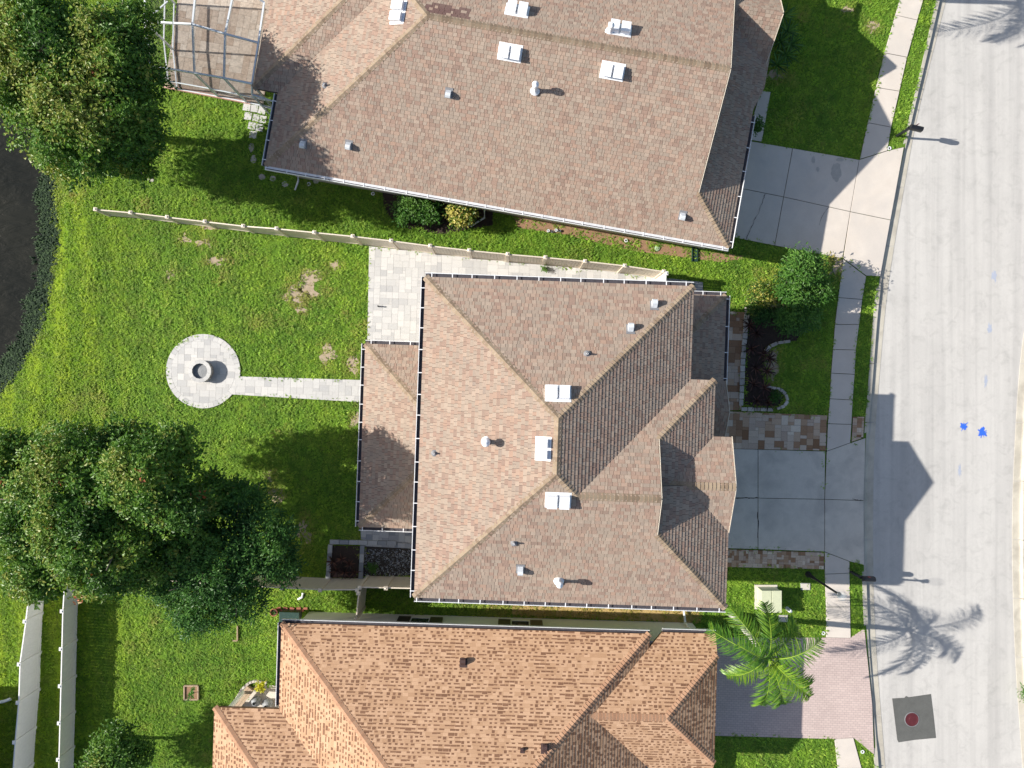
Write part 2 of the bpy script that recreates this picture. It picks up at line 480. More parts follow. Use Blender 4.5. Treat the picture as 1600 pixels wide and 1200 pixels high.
def screen_mat():
    m, nt, b = new_mat('insect_screen')
    tr = N(nt, 'ShaderNodeBsdfTransparent')
    b.inputs['Base Color'].default_value = (0.05, 0.055, 0.06, 1); b.inputs['Roughness'].default_value = 0.8
    ms = N(nt, 'ShaderNodeMixShader'); ms.inputs[0].default_value = 0.30
    nt.links.new(tr.outputs[0], ms.inputs[1]); nt.links.new(b.outputs[0], ms.inputs[2])
    nt.links.new(ms.outputs[0], nt.nodes['Material Output'].inputs[0])
    return m
M['screen'] = screen_mat()
M['screen_top'] = M['screen'].copy(); M['screen_top'].name = 'roof_screen'
[n for n in M['screen_top'].node_tree.nodes if n.type == 'MIX_SHADER'][0].inputs[0].default_value = 0.10

# ------------------------------------------------------------------ ground plan (photo pixels at ground level)
def curve(pts, ext=1):
    """smooth x(y) in world metres from photo points"""
    pts = sorted(pts, key=lambda p: p[1])
    (x0, y0), (x1, y1) = pts[0], pts[2]
    (xa, ya), (xb, yb) = pts[-3], pts[-1]
    e0 = (x0 + (x0 - x1) / (y1 - y0) * 500, y0 - 500); e1 = (xb + (xb - xa) / (yb - ya) * 500, yb + 500)
    e00 = (e0[0] + (e0[0] - x0) * 5, e0[1] - 2500); e11 = (e1[0] + (e1[0] - xb) * 5, e1[1] + 2500)
    q = [e00, e0] + pts + [e1, e11]
    ys = np.array([p[1] for p in q], float); xs = np.array([p[0] for p in q], float)
    yy = np.arange(-3000, 4200, 10.0)
    xx = np.interp(yy, ys, xs)
    k = np.ones(13) / 13
    xs2 = np.convolve(np.pad(xx, 6, mode='edge'), k, mode='valid')
    return yy, xs2

KB = curve([(1462, 0), (1447, 73), (1433, 130), (1420, 187), (1409, 232), (1393, 315), (1377, 400), (1368, 443), (1361, 537), (1353, 647), (1348, 697), (1345, 800), (1346, 880), (1348, 933), (1349, 980), (1352, 1013), (1360, 1100), (1363, 1165), (1367, 1200)])
KR = curve([(1480, 0), (1460, 80), (1433, 187), (1417, 280), (1396, 400), (1387, 463), (1382, 513), (1375, 603), (1369, 670), (1366, 760), (1366, 867), (1367, 933), (1370, 1000), (1373, 1053), (1380, 1133), (1385, 1200)])
KE = curve([(1720, 0), (1680, 200), (1630, 380), (1601, 517), (1592, 623), (1587, 723), (1584, 800), (1585, 913), (1588, 1013), (1593, 1090), (1600, 1190)])
def at_y(cv, py): return float(np.interp(py, cv[0], cv[1]))
def wx(px): return (px - 800) * S
def wy(py): return -(py - 600) * S

POND = [(-600, -300), (40, -260), (66, -60), (70, 60), (68, 150), (72, 225), (78, 280), (76, 330), (77, 390), (66, 455), (50, 515), (22, 570), (-10, 610), (-120, 690), (-600, 800)]
def in_poly_np(X, Y, poly):
    inside = np.zeros(X.shape, bool)
    n = len(poly)
    for i in range(n):
        x1, y1 = poly[i]; x2, y2 = poly[(i + 1) % n]
        c = ((y1 > Y) != (y2 > Y))
        with np.errstate(divide='ignore', invalid='ignore'):
            xi = (x2 - x1) * (Y - y1) / (y2 - y1 + 1e-12) + x1
        inside ^= (c & (X < xi))
    return inside
def dist_poly_np(X, Y, poly):
    d = np.full(X.shape, 1e9)
    n = len(poly)
    for i in range(n):
        x1, y1 = poly[i]; x2, y2 = poly[(i + 1) % n]
        ex, ey = x2 - x1, y2 - y1
        t = np.clip(((X - x1) * ex + (Y - y1) * ey) / (ex * ex + ey * ey), 0, 1)
        d = np.minimum(d, np.hypot(X - x1 - t * ex, Y - y1 - t * ey))
    return d
PONDW = [(wx(x), wy(y)) for x, y in POND]

def lawn_sheets():
    rows = np.concatenate([np.arange(-110, -30, 8.0), np.arange(-30, 30, 0.6), np.arange(30, 111, 8.0)])
    pys = 600 - rows / S
    kb = np.array([wx(at_y(KB, p)) for p in pys]) + 0.10
    fr = np.concatenate([-110 + np.arange(0, 80, 8.0), np.arange(-30, 22, 0.6)])
    fr = (fr + 110) / (22 + 110)
    X = -110 + (kb[:, None] + 110) * np.append(fr, 1.0)[None, :]
    Y = np.repeat(rows[:, None], X.shape[1], 1)
    ins = in_poly_np(X, Y, PONDW); d = dist_poly_np(X, Y, PONDW)
    Z = np.where(ins, -np.clip(0.35 + d * 0.5, 0, 0.9), -0.35 * np.clip(1 - d / 2.2, 0, 1) ** 1.5)
    mb = MB()
    nr, nc = X.shape
    mb.v = np.stack([X.ravel(), Y.ravel(), Z.ravel()], 1).tolist()
    for i in range(nr - 1):
        for j in range(nc - 1):
            a = i * nc + j
            mb.f.append((a, a + 1, a + nc + 1, a + nc)); mb.t.append(0.5)
    structure('lawn', mb, M['thatch'], smooth=True)
    mb = MB()
    for i in range(len(rows) - 1):
        a, b = rows[i], rows[i + 1]
        xa = wx(at_y(KE, 600 - a / S)) + 0.55; xb = wx(at_y(KE, 600 - b / S)) + 0.55
        mb.poly([(xa, a, 0), (120, a, 0), (120, b, 0), (xb, b, 0)])
    structure('far_verge', mb, M['thatch'])
    mb = MB()
    mb.poly([(x, y, -0.36) for x, y in ccw(PONDW)])
    structure('pond_water', mb, M['water'])
    mb = MB()
    for i in range(len(rows) - 1):
        a, b = rows[i], rows[i + 1]
        xa = wx(at_y(KB, 600 - a / S)); xb = wx(at_y(KB, 600 - b / S))
        ya = wx(at_y(KE, 600 - a / S)) + 0.6; yb = wx(at_y(KE, 600 - b / S)) + 0.6
        mb.poly([(xa, a, -0.12), (ya, a, -0.12), (yb, b, -0.12), (xb, b, -0.12)])
    structure('road', mb, M['road'])
lawn_sheets()

def kerbs():
    k = structure('kerb', MB_strip_base(), M['joint'])
    joints = list(range(-260, 1500, 92))
    low = [(232, 440), (684, 884), (985, 1160)]
    for j in range(len(joints) - 1):
        mb = MB()
        ys = np.linspace(joints[j] + 0.5, joints[j + 1] - 0.5, 9)
        rows = []
        for py in ys:
            z = 0.02
            for a, b in low:
                z = min(z, max(-0.02, -0.02 + 0.04 * max(0, (a - py) / 14, (py - b) / 14)))
            xb = wx(at_y(KB, py)); xr = wx(at_y(KR, py)); y = wy(py); w = xr - xb
            rows.append([(xb, y, z - 0.25), (xb, y, z), (xb + w * 0.34, y, z - 0.008), (xb + w * 0.44, y, min(z - 0.012, -0.085)), (xb + w * 0.52, y, -0.10), (xr, y, -0.108), (xr, y, -0.25)])
        for r0, r1 in zip(rows[:-1], rows[1:]):
            for i in range(len(r0) - 1):
                mb.poly([r1[i], r1[i + 1], r0[i + 1], r0[i]])
        mb.build('kerb_segment', M['kerb'], k)
    k2 = structure('kerb_across_road', MB_strip_base(), M['joint'])
    for j in range(len(joints) - 1):
        mb = MB()
        ys = np.linspace(joints[j] + 0.5, joints[j + 1] - 0.5, 7)
        rows = []
        for py in ys:
            xb = wx(at_y(KE, py)); y = wy(py)
            rows.append([(xb, y, -0.25), (xb, y, -0.108), (xb + 0.28, y, -0.10), (xb + 0.34, y, -0.085), (xb + 0.40, y, 0.012), (xb + 0.6, y, 0.02), (xb + 0.6, y, -0.25)])
        for r0, r1 in zip(rows[:-1], rows[1:]):
            for i in range(len(r0) - 1):
                mb.poly([r1[i], r1[i + 1], r0[i + 1], r0[i]])
        mb.build('kerb_segment', M['kerb'], k2)
def MB_strip_base():
    mb = MB()
    mb.box((wx(1400), wy(600), -0.5), (0.3, 20, 0.02))
    return mb
kerbs()

HARD = []                                   # outlines without grass (world xy)
def slab_set(name, slabs, mat, part='slab', top=0.045, gap=0.012, base=True, thick=0.12):
    mb = MB()
    quads = [ccw([(wx(x), wy(y)) for x, y in q]) for q in slabs]
    for q in quads:
        HARD.append(q)
        if base: mb.prism(inset(q, 0.004), -0.10, top - 0.03)
    root = structure(name, mb, M['joint'])
    for q in quads:
        b = MB(); z = top + random.uniform(-0.004, 0.004)
        b.prism(inset(q, gap), -0.09, z)
        b.build(part, mat, root, bevel=0.008)
    return root

def pairs(ps):
    return [[ps[i][0], ps[i][1], ps[i + 1][1], ps[i + 1][0]] for i in range(len(ps) - 1)]
SWT = [((1432, -110), (1468, -100)), ((1415, -35), (1450, -27)), ((1398, 24), (1433, 32)), ((1381, 83), (1417, 90)), ((1368, 137), (1405, 143)), ((1355, 192), (1392, 199)), ((1343, 249), (1386, 236))]
SWM = [((1317, 405), (1353, 432)), ((1309, 465), (1347, 468)), ((1304, 507), (1342, 507)), ((1301, 546), (1337, 547)), ((1298, 583), (1335, 585)), ((1296, 623), (1332, 625)), ((1293, 662), (1330, 663)), ((1291, 705), (1328, 692))]
SWL = [((1288, 862), (1327, 877)), ((1288, 897), (1327, 895)), ((1290, 948), (1328, 948)), ((1290, 996), (1329, 997))]
SWB = [((1303, 1154), (1333, 1152)), ((1308, 1200), (1346, 1200)), ((1315, 1260), (1352, 1260)), ((1324, 1330), (1360, 1330))]
slab_set('sidewalk', pairs(SWT) + pairs(SWM) + pairs(SWL) + pairs(SWB), M['concrete_pale'])
slab_set('concrete_driveway', [
    [(1150, 217), (1238, 232), (1224, 308), (1140, 291)], [(1238, 232), (1342, 250), (1328, 331), (1224, 308)],
    [(1140, 291), (1224, 308), (1210, 384), (1120, 366)], [(1224, 308), (1328, 331), (1316, 404), (1210, 384)],
    [(1342, 250), (1386, 236), (1412, 230), (1391, 344), (1328, 331)], [(1328, 331), (1391, 344), (1375, 432), (1353, 431), (1317, 404)],
    [(1188, 142), (1204, 144), (1190, 222), (1166, 218)]], M['concrete_pale'])
slab_set('garage_driveway', [
    [(1110, 700), (1184, 702), (1184, 778), (1110, 777)], [(1184, 702), (1289, 705), (1288, 780), (1184, 778)],
    [(1110, 777), (1184, 778), (1184, 858), (1110, 856)], [(1184, 778), (1288, 780), (1288, 862), (1184, 858)],
    [(1291, 705), (1328, 692), (1352, 684), (1349, 782), (1288, 780)], [(1288, 780), (1349, 782), (1350, 883), (1327, 877), (1288, 862)]], M['concrete'])

def crack(root, pts, w=0.022, z=0.056):
    P3 = [P(x, y) for x, y in pts]; mb = MB(); L_, R_ = [], []
    q = []
    for a, b in zip(P3[:-1], P3[1:]):
        for k in range(5):
            c = a.lerp(b, k / 5); c += Vector((random.uniform(-.03, .03), random.uniform(-.03, .03), 0)); q.append(c)
    q.append(P3[-1])
    for i, c in enumerate(q):
        d = (q[min(i + 1, len(q) - 1)] - q[max(i - 1, 0)]).normalized(); n = Vector((-d.y, d.x, 0)) * (w / 2 * random.uniform(0.4, 1.3))
        L_.append((c.x + n.x, c.y + n.y, z)); R_.append((c.x - n.x, c.y - n.y, z))
    for i in range(len(q) - 1): mb.poly([R_[i], R_[i + 1], L_[i + 1], L_[i]])
    mb.build('crack', M['joint'], root)
ROOTS = {o.name: o for o in C.objects}
crack(ROOTS['concrete_driveway'], [(1195, 303), (1190, 318), (1182, 338), (1173, 355), (1166, 374)])
crack(ROOTS['concrete_driveway'], [(1293, 324), (1283, 340), (1279, 352)], 0.014)
for q in ([(1150, 778), (1166, 777.5), (1184, 778)], [(1184, 800), (1183.6, 840)], [(1330, 780), (1345, 781)]):
    crack(ROOTS['garage_driveway'], q, 0.03, 0.053)
def stain(root, x, y, a, b, k, z=0.0535):
    mb = MB(); mb.poly([(p[0], p[1], z) for p in ccw([(wx(u), wy(v)) for u, v in [(x + a * cos(t) * (1 + 0.5 * noise.noise((cos(t) * 2 + k, sin(t) * 2, k))), y + b * sin(t) * (1 + 0.5 * noise.noise((cos(t) * 2, sin(t) * 2 + k, 3)))) for t in np.linspace(0, 2 * pi, 22)[:-1]]])])
    mb.build('oil_stain', M['stain'], root)
M['stain'] = mottled('oil_stained_concrete', (0.36, 0.335, 0.305), (0.50, 0.46, 0.41), 5.0, 0.85, 45, 0.3, 0.1)
for k, (x, y, a, b) in enumerate(((1306, 270, 8, 14), (1270, 250, 3, 6), (1277, 265, 2.5, 4), (1312, 250, 6, 3))): stain(ROOTS['concrete_driveway'], x, y, a, b, k * 3.1)

def pink_drive():
    q = [(1085, 996), (1290, 996), (1328, 997), (1350, 982), (1353, 1013), (1362, 1100), (1365, 1178), (1333, 1152), (1303, 1154), (1085, 1148)]
    w = [(wx(x), wy(y)) for x, y in q]
    HARD.append(w)
    mb = MB(); mb.prism(ccw(w), -0.1, 0.04)
    structure('brick_driveway', mb, M['pink'])
pink_drive()

# ------------------------------------------------------------------ pavers
def paver_field(root, outline, mat, rot, unit, sizes, top, gap=0.007, part='paver', holes=None):
    """outline: convex world polygon; random ashlar pieces clipped to it"""
    outline = ccw(outline)
    c, s = cos(rot), sin(rot)
    loc = [(x * c + y * s, -x * s + y * c) for x, y in outline]
    x0 = min(p[0] for p in loc); x1 = max(p[0] for p in loc); y0 = min(p[1] for p in loc); y1 = max(p[1] for p in loc)
    nx = int((x1 - x0) / unit) + 2; ny = int((y1 - y0) / unit) + 2
    used = np.zeros((nx, ny), bool)
    cache = {}
    cl = inset(loc, 0.004)
    for j in range(ny):
        for i in range(nx):
            if used[i, j]: continue
            opts = list(sizes); random.shuffle(opts)
            for w, h in opts + [(1, 1)]:
                if i + w <= nx and j + h <= ny and not used[i:i + w, j:j + h].any():
                    break
            used[i:i + w, j:j + h] = True
            rect = [(x0 + i * unit + gap / 2, y0 + j * unit + gap / 2), (x0 + (i + w) * unit - gap / 2, y0 + j * unit + gap / 2),
                    (x0 + (i + w) * unit - gap / 2, y0 + (j + h) * unit - gap / 2), (x0 + i * unit + gap / 2, y0 + (j + h) * unit - gap / 2)]
            pl = clip_poly(rect, cl)
            if len(pl) < 3 or abs(area2(pl)) < 0.004: continue
            cx = sum(p[0] for p in pl) / len(pl); cy = sum(p[1] for p in pl) / len(pl)
            wxp = (cx * c - cy * s, cx * s + cy * c)
            if holes and holes(*wxp): continue
            full = abs(abs(area2(pl)) - (w * unit - gap) * (h * unit - gap)) < 1e-5
            key = (w, h) if full else None
            if full and key in cache:
                me = cache[key]
            else:
                b = MB()
                b.prism([(p[0] - cx, p[1] - cy) for p in pl], -0.05, 0.0, bottom=False)
                me = b.mesh('paver', mat)
                if full: cache[key] = me
            copy_part(me, part, root, (wxp[0], wxp[1], top + random.uniform(-0.003, 0.003)), rot)

def px_poly(q): return [(wx(x), wy(y)) for x, y in q]
def paved(name, polys, mat, base, rot, unit, sizes, top=0.05, part='paver', holes=None):
    mb = MB()
    for q in polys:
        w = ccw(px_poly(q)); HARD.append(w); mb.prism(w, -0.1, top - 0.012)
    root = structure(name, mb, base)
    for q in polys:
        paver_field(root, px_poly(q), mat, rot, unit, sizes, top, part=part, holes=holes)
    return root
R2 = radians(-2.0)
ASH = [(2, 2), (3, 2), (2, 2), (3, 2), (2, 3), (2, 1)]
paved('back_patio', [[(577, 385), (690, 397), (690, 545), (574, 543)]], M['paver'], M['sand'], R2, 0.145, ASH)
paved('side_path', [[(690, 397), (1036, 433), (1036, 478), (690, 478)]], M['paver'], M['sand'], R2, 0.165, ASH)
paved('garden_path', [[(369, 588), (575, 594), (575, 629), (358, 616)]], M['paver'], M['sand'], radians(-1.6), 0.15, ASH, 0.047)
paved('gate_path', [[(1037, 434), (1098, 441), (1098, 470), (1037, 470)]], M['paver_grey'], M['sand'], R2, 0.16, ASH)
paved('corner_patio', [[(563, 815), (665, 820), (665, 858), (565, 853)]], M['paver_grey'], M['joint'], R2, 0.15, ASH)
paved('entry_path', [[(1126, 486), (1163, 488), (1158, 641), (1100, 641), (1100, 486)], [(1100, 641), (1292, 649), (1290, 704), (1100, 700)]], M['paver_brown'], M['joint'], R2, 0.15, ASH)
paved('drive_edge_strip', [[(1110, 857), (1287, 863), (1287, 889), (1110, 885)], [(1332, 651), (1350, 651), (1348, 684), (1330, 690)]], M['paver_brown'], M['joint'], R2, 0.11, [(2, 1), (2, 2), (1, 2)])

def fire_circle():
    c = P(318, 580); R = 58 * S
    pts = [(c.x + R * cos(2 * pi * k / 40), c.y + R * sin(2 * pi * k / 40)) for k in range(40)]
    HARD.append(pts)
    mb = MB(); mb.prism(pts, -0.1, 0.034)
    root = structure('fire_pit_terrace', mb, M['sand'])
    ri = R - 0.24
    inner = [(c.x + ri * cos(2 * pi * k / 40), c.y + ri * sin(2 * pi * k / 40)) for k in range(40)]
    paver_field(root, inner, M['paver'], radians(-1.6), 0.15, ASH, 0.048)
    n = 42; me = None
    for k in range(n):
        if me is None:
            b = MB(); a = pi / n - 0.003
            b.prism([(ri * cos(-a), ri * sin(-a)), (R * cos(-a), R * sin(-a)), (R * cos(a), R * sin(a)), (ri * cos(a), ri * sin(a))], -0.05, 0, bottom=False)
            me = b.mesh('edge_paver', M['paver'])
        copy_part(me, 'edge_paver', root, (c.x, c.y, 0.05 + random.uniform(-0.003, 0.003)), 2 * pi * k / n)
    # the pit: stacked ring of trapezoid blocks, cap ring and ash bed
    t = thing('fire_pit', (c.x, c.y, 0.05), 'round pale stone fire pit in the middle of the paved circle', 'fire pit')
    bm = MB(); a = pi / 14 - 0.006
    ro, rin = 0.50, 0.355
    bm.prism([(rin * cos(-a), rin * sin(-a)), (ro * cos(-a), ro * sin(-a)), (ro * cos(a), ro * sin(a)), (rin * cos(a), rin * sin(a))], 0, 0.148)
    blk = bm.mesh('wall_block', M['stone'])
    for lv in range(2):
        for k in range(14):
            copy_part(blk, 'wall_block', t, (c.x, c.y, 0.05 + lv * 0.152), 2 * pi * (k + 0.5 * (lv % 2)) / 14)
    bm = MB(); a = pi / 14 - 0.004
    ro, rin = 0.53, 0.355
    bm.prism([(rin * cos(-a), rin * sin(-a)), (ro * cos(-a), ro * sin(-a)), (ro * cos(a), ro * sin(a)), (rin * cos(a), rin * sin(a))], 0, 0.06)
    cap = bm.mesh('cap_stone', M['paver'])
    for k in range(14):
        copy_part(cap, 'cap_stone', t, (c.x, c.y, 0.05 + 0.305), 2 * pi * k / 14)
    bm = MB(); bm.lathe((c.x, c.y, 0.05), [(0.350, 0.30), (0.345, 0.22), (0.001, 0.25)], 28)
    bm.build('ash_bed', M['ash'], t)
    bm = MB(); bm.lathe((c.x, c.y, 0.05), [(0.352, 0.12), (0.352, 0.355), (0.343, 0.355), (0.343, 0.12)], 28)
    bm.build('steel_liner', M['lead'], t, smooth=True)
fire_circle()

# ------------------------------------------------------------------ houses
class Frame:
    def __init__(s, th):
        t = radians(-th); s.c, s.s = cos(t), sin(t); s.rz = t
    def w(s, x, y, z=0.0):
        return Vector((x * s.c - y * s.s, x * s.s + y * s.c, z))
    def l(s, v):
        return (v[0] * s.c + v[1] * s.s, -v[0] * s.s + v[1] * s.c)

class Plane:
    """one roof slope: convex pieces in house coordinates, eave point, uphill direction"""
    def __init__(s, polys, p0, d, z0, pitch):
        s.polys = [ccw(p) for p in polys]; s.p0 = p0; s.d = d; s.z0 = z0; s.pitch = pitch
    def z(s, x, y):
        return s.z0 + s.pitch * ((x - s.p0[0]) * s.d[0] + (y - s.p0[1]) * s.d[1])
    def has(s, x, y):
        for p in s.polys:
            if all((p[(i + 1) % len(p)][0] - p[i][0]) * (y - p[i][1]) - (p[(i + 1) % len(p)][1] - p[i][1]) * (x - p[i][0]) >= -1e-6 for i in range(len(p))):
                return True
        return False

class House:
    def __init__(s, name, th, label, style, base):
        s.fr = Frame(th); s.style = style; s.planes = []; s.patch = None
        s.root = thing(name, base, label, 'house')
    def plane(s, polys, p0, d, z0, pitch):
        pl = Plane(polys, p0, d, z0, pitch); s.planes.append(pl); return pl
    def top(s, x, y):
        zs = [p.z(x, y) for p in s.planes if p.has(x, y)]
        return max(zs) if zs else None
    def hit(s, px, py):
        h = 4.0
        for _ in range(14):
            x, y = s.fr.l(P(px, py, h))
            z = s.top(x, y)
            if z is None: z = h
            h = z
        return s.fr.w(x, y, h)
    def normal_at(s, w):
        x, y = s.fr.l(w)
        b = max([p for p in s.planes if p.has(x, y)] or s.planes[:1], key=lambda p: p.z(x, y))
        n = Vector((-b.pitch * b.d[0], -b.pitch * b.d[1], 1)).normalized()
        up = Vector((b.d[0], b.d[1], b.pitch)).normalized()
        R = s.fr.w
        return Vector(R(n.x, n.y, n.z)), Vector(R(up.x, up.y, up.z))
    # ---- roof covering
    def cover(s):
        sh = M['shingle'] if s.style == 'blend' else M['tan_shingle']
        fl = M['felt'] if s.style == 'blend' else M['felt_tan']
        deck = MB()
        for pl in s.planes:
            for p in pl.polys:
                top = [s.fr.w(x, y, pl.z(x, y) - 0.012) for x, y in p]
                bot = [s.fr.w(x, y, pl.z(x, y) - 0.14) for x, y in p]
                deck.poly(top); deck.poly(list(reversed(bot)))
                for i in range(len(p)):
                    j = (i + 1) % len(p)
                    deck.poly([bot[i], bot[j], top[j], top[i]])
        s.roof = deck.build('roof', fl, s.root)
        WL[s.roof] = wl(s.root)
        s.roof['label'] = 'blended tan and pink shingle roof' if s.style == 'blend' else 'sandy tan roof with dark shingle dashes'
        for pl in s.planes:
            mb = MB(); s.shingle(mb, pl)
            o = mb.build('shingle_courses', sh, s.roof); o['kind'] = 'stuff'
    def shingle(s, mb, pl):
        d = pl.d; a = (-d[1], d[0])        # along the eave
        cosp = 1 / math.sqrt(1 + pl.pitch ** 2)
        e = 0.143 * cosp
        loc = [[((x - pl.p0[0]) * a[0] + (y - pl.p0[1]) * a[1], (x - pl.p0[0]) * d[0] + (y - pl.p0[1]) * d[1]) for x, y in p] for p in pl.polys]
        loc = [ccw(p) for p in loc]
        bbs = [(min(q[0] for q in p), max(q[0] for q in p), min(q[1] for q in p), max(q[1] for q in p)) for p in loc]
        a0 = min(b[0] for b in bbs); a1 = max(b[1] for b in bbs); u0 = min(b[2] for b in bbs); u1 = max(b[3] for b in bbs)
        k0 = int(u0 / e) - 1; k1 = int(u1 / e) + 1
        fw = s.fr.w
        for k in range(k0, k1 + 1):
            lo = k * e; x = a0 - random.uniform(0.05, 0.4)
            hi = lo + e * 1.03
            xs = [v for p, b in zip(loc, bbs) if b[2] < hi and b[3] > lo for v in (b[0], b[1])]
            if not xs: continue
            while x < a1:
                if s.style == 'blend':
                    w = random.choice((0.10, 0.14, 0.17, 0.20, 0.25)); tint = random.random() * 0.96
                    if s.patch:
                        lx = pl.p0[0] + a[0] * x + d[0] * lo; ly = pl.p0[1] + a[1] * x + d[1] * lo
                        if s.patch[0] < lx < s.patch[1] and s.patch[2] < ly < s.patch[3] and random.random() < 0.85: tint = 1.0
                    t = random.uniform(0.019, 0.023); g = 0.011; pieces = [(x, x + w - g, lo, hi, t, tint)]
                else:
                    w = random.uniform(0.19, 0.26)
                    wp = fw(pl.p0[0] + a[0] * x + d[0] * lo, pl.p0[1] + a[1] * x + d[1] * lo)
                    nz = noise.noise((wp.x * 0.9, wp.y * 0.9, 0)) + 0.6 * noise.noise((wp.x * 2.7, wp.y * 2.7, 5))
                    dw = (0.115 if random.random() < 0.88 else 0.0) * random.uniform(0.75, 1.3)
                    if nz > 0.05 and random.random() < 0.42: dw = w - 0.012
                    if nz < -0.35 and random.random() < 0.5: dw = 0.0
                    pieces = [(x, x + w, lo, hi, 0.009, 0.25 + 0.75 * random.random())]
                    if dw > 0.01: pieces.append((x + 0.02, x + 0.02 + dw, lo + e * 0.02, lo + e * random.choice((0.36, 0.42, 0.48, 0.48, 0.9)), 0.0125, random.uniform(0, 0.2)))
                for (xa, xb, ua, ub, t, tint) in pieces:
                    rect = [(xa, ua), (xb, ua), (xb, ub), (xa, ub)]
                    for p, b in zip(loc, bbs):
                        if xb < b[0] or xa > b[1] or ub < b[2] or ua > b[3]: continue
                        q = clip_poly(rect, p)
                        if len(q) < 3: continue
                        n = len(mb.v); m = len(q)
                        for (aa, uu) in q:
                            lx = pl.p0[0] + a[0] * aa + d[0] * uu; ly = pl.p0[1] + a[1] * aa + d[1] * uu
                            zz = pl.z0 + pl.pitch * uu
                            f = 1 - (uu - lo) / e
                            W = fw(lx, ly)
                            mb.v.append((W.x, W.y, zz + t * max(0.08, f)))
                        for i in range(m):
                            v = mb.v[n + i]; mb.v.append((v[0], v[1], v[2] - 0.022))
                        mb.f.append(tuple(range(n, n + m))); mb.t.append(tint)
                        for i in range(m):
                            j = (i + 1) % m
                            if abs(q[i][1] - q[j][1]) < 1e-6 and q[i][1] > lo + 0.5 * e and s.style == 'blend': continue
                            mb.f.append((n + m + i, n + m + j, n + j, n + i)); mb.t.append(tint * 0.9)
                x += w
    def caps(s, a, b, za=None, zb=None):
        """overlapping cap shingles along a hip or ridge from low a to high b"""
        A = s.fr.w(a[0], a[1], za); B = s.fr.w(b[0], b[1], zb)
        mb = MB()
        d = (B - A); Ln = d.length; d.normalize()
        r = d.cross(Vector((0, 0, 1))).normalized(); up = r.cross(d).normalized()
        hz = Vector((d.x, d.y, 0)).length
        drop = 0.17 * (0.30 if abs(d.z) > 0.03 else 0.38)
        n = max(1, int(Ln / 0.145)); st = Ln / n
        for i in range(n):
            p = A + d * (st * i); q = A + d * (st * (i + 1.05))
            t0, t1 = 0.034, 0.012; tint = random.random()
            L0 = p - r * 0.145 + up * (t0 - drop) ; C0 = p + up * t0; R0 = p + r * 0.145 + up * (t0 - drop)
            L1 = q - r * 0.145 + up * (t1 - drop); C1 = q + up * t1; R1 = q + r * 0.145 + up * (t1 - drop)
            mb.poly([C0, C1, L1, L0], tint); mb.poly([R0, R1, C1, C0], tint)
            dn = up * -0.03
            mb.poly([L0, L0 + dn, C0 + dn, C0], tint * 0.5); mb.poly([C0, C0 + dn, R0 + dn, R0], tint * 0.5)
            mb.poly([L1, L1 + dn, L0 + dn, L0], tint); mb.poly([R0, R0 + dn, R1 + dn, R1], tint)
        o = mb.build('ridge_cap', M['shingle_cap'] if s.style == 'blend' else M['tan_cap'], s.roof)
        o['kind'] = 'stuff'
    def walls(s, rects, mat, z1):
        for k, (x0, x1, y0, y1) in enumerate(rects):
            mb = MB()
            q = ccw([(s.fr.w(x, y).x, s.fr.w(x, y).y) for x, y in ((x0, y0), (x1, y0), (x1, y1), (x0, y1))])
            HARD.append(q)
            mb.prism(q, -0.1, z1 if not isinstance(z1, (list, tuple)) else z1[k])
            mb.build('wall', mat, s.root)
    def gable(s, x, y0, y1, zb, yr, zr, mat, thick=0.12):
        mb = MB()
        f = [s.fr.w(x, y0, zb), s.fr.w(x, y1, zb), s.fr.w(x, yr, zr)]
        b = [s.fr.w(x - thick, y0, zb), s.fr.w(x - thick, y1, zb), s.fr.w(x - thick, yr, zr)]
        mb.poly(f); mb.poly(list(reversed(b)))
        for i in range(3):
            j = (i + 1) % 3
            mb.poly([b[i], b[j], f[j], f[i]])
        return mb.build('gable_wall', mat, s.root)
    def rake(s, x, y0, z0, y1, z1):
        mb = MB()
        mb.bar(s.fr.w(x, y0, z0 - 0.04), s.fr.w(x, y1, z1 - 0.05), 0.022, 0.13)
        return mb.build('rake_board', M['vinyl_tan'], s.root)
    def gutter(s, a, b, z, out, step=0.82, hang=True, start=0.25, guard=False):
        """open trough along an eave, hangers strapped across it"""
        A = s.fr.w(a[0], a[1], z); B = s.fr.w(b[0], b[1], z)
        o = s.fr.w(out[0], out[1]); d = (B - A).normalized()
        W = 0.135; t = 0.014
        mb = MB()
        prof = [(0.0, 0.0), (0.0, -0.11), (W, -0.11), (W, 0.012), (W + 0.022, 0.012), (W + 0.022, -0.125), (-0.004, -0.125), (-0.004, 0.0)]
        ra = [A + o * x + Vector((0, 0, y)) for x, y in prof]; rb = [B + o * x + Vector((0, 0, y)) for x, y in prof]
        for i in range(len(prof)):
            j = (i + 1) % len(prof)
            mb.poly([ra[i], rb[i], rb[j], ra[j]])
        mb.poly(ra); mb.poly(list(reversed(rb)))
        g = mb.build('gutter', M['white_metal'], s.root); WL[g] = wl(s.root)
        mb = MB()
        mb.poly([A + o * 0.004 + Vector((0, 0, -0.096)), B + o * 0.004 + Vector((0, 0, -0.096)), B + o * (W - 0.004) + Vector((0, 0, -0.092)), A + o * (W - 0.004) + Vector((0, 0, -0.092))])
        mb.poly([A + o * 0.003, B + o * 0.003, B + o * 0.003 + Vector((0, 0, -0.1)), A + o * 0.003 + Vector((0, 0, -0.1))])
        mb.build('gutter_channel', M['gutter_in'], g)
        if guard:
            mb = MB(); mb.poly([A + o * 0.0 + Vector((0, 0, 0.006)), B + o * 0.0 + Vector((0, 0, 0.006)), B + o * (W * 0.72) + Vector((0, 0, 0.004)), A + o * (W * 0.72) + Vector((0, 0, 0.004))])
            mb.build('gutter_guard', M['guard'], g)
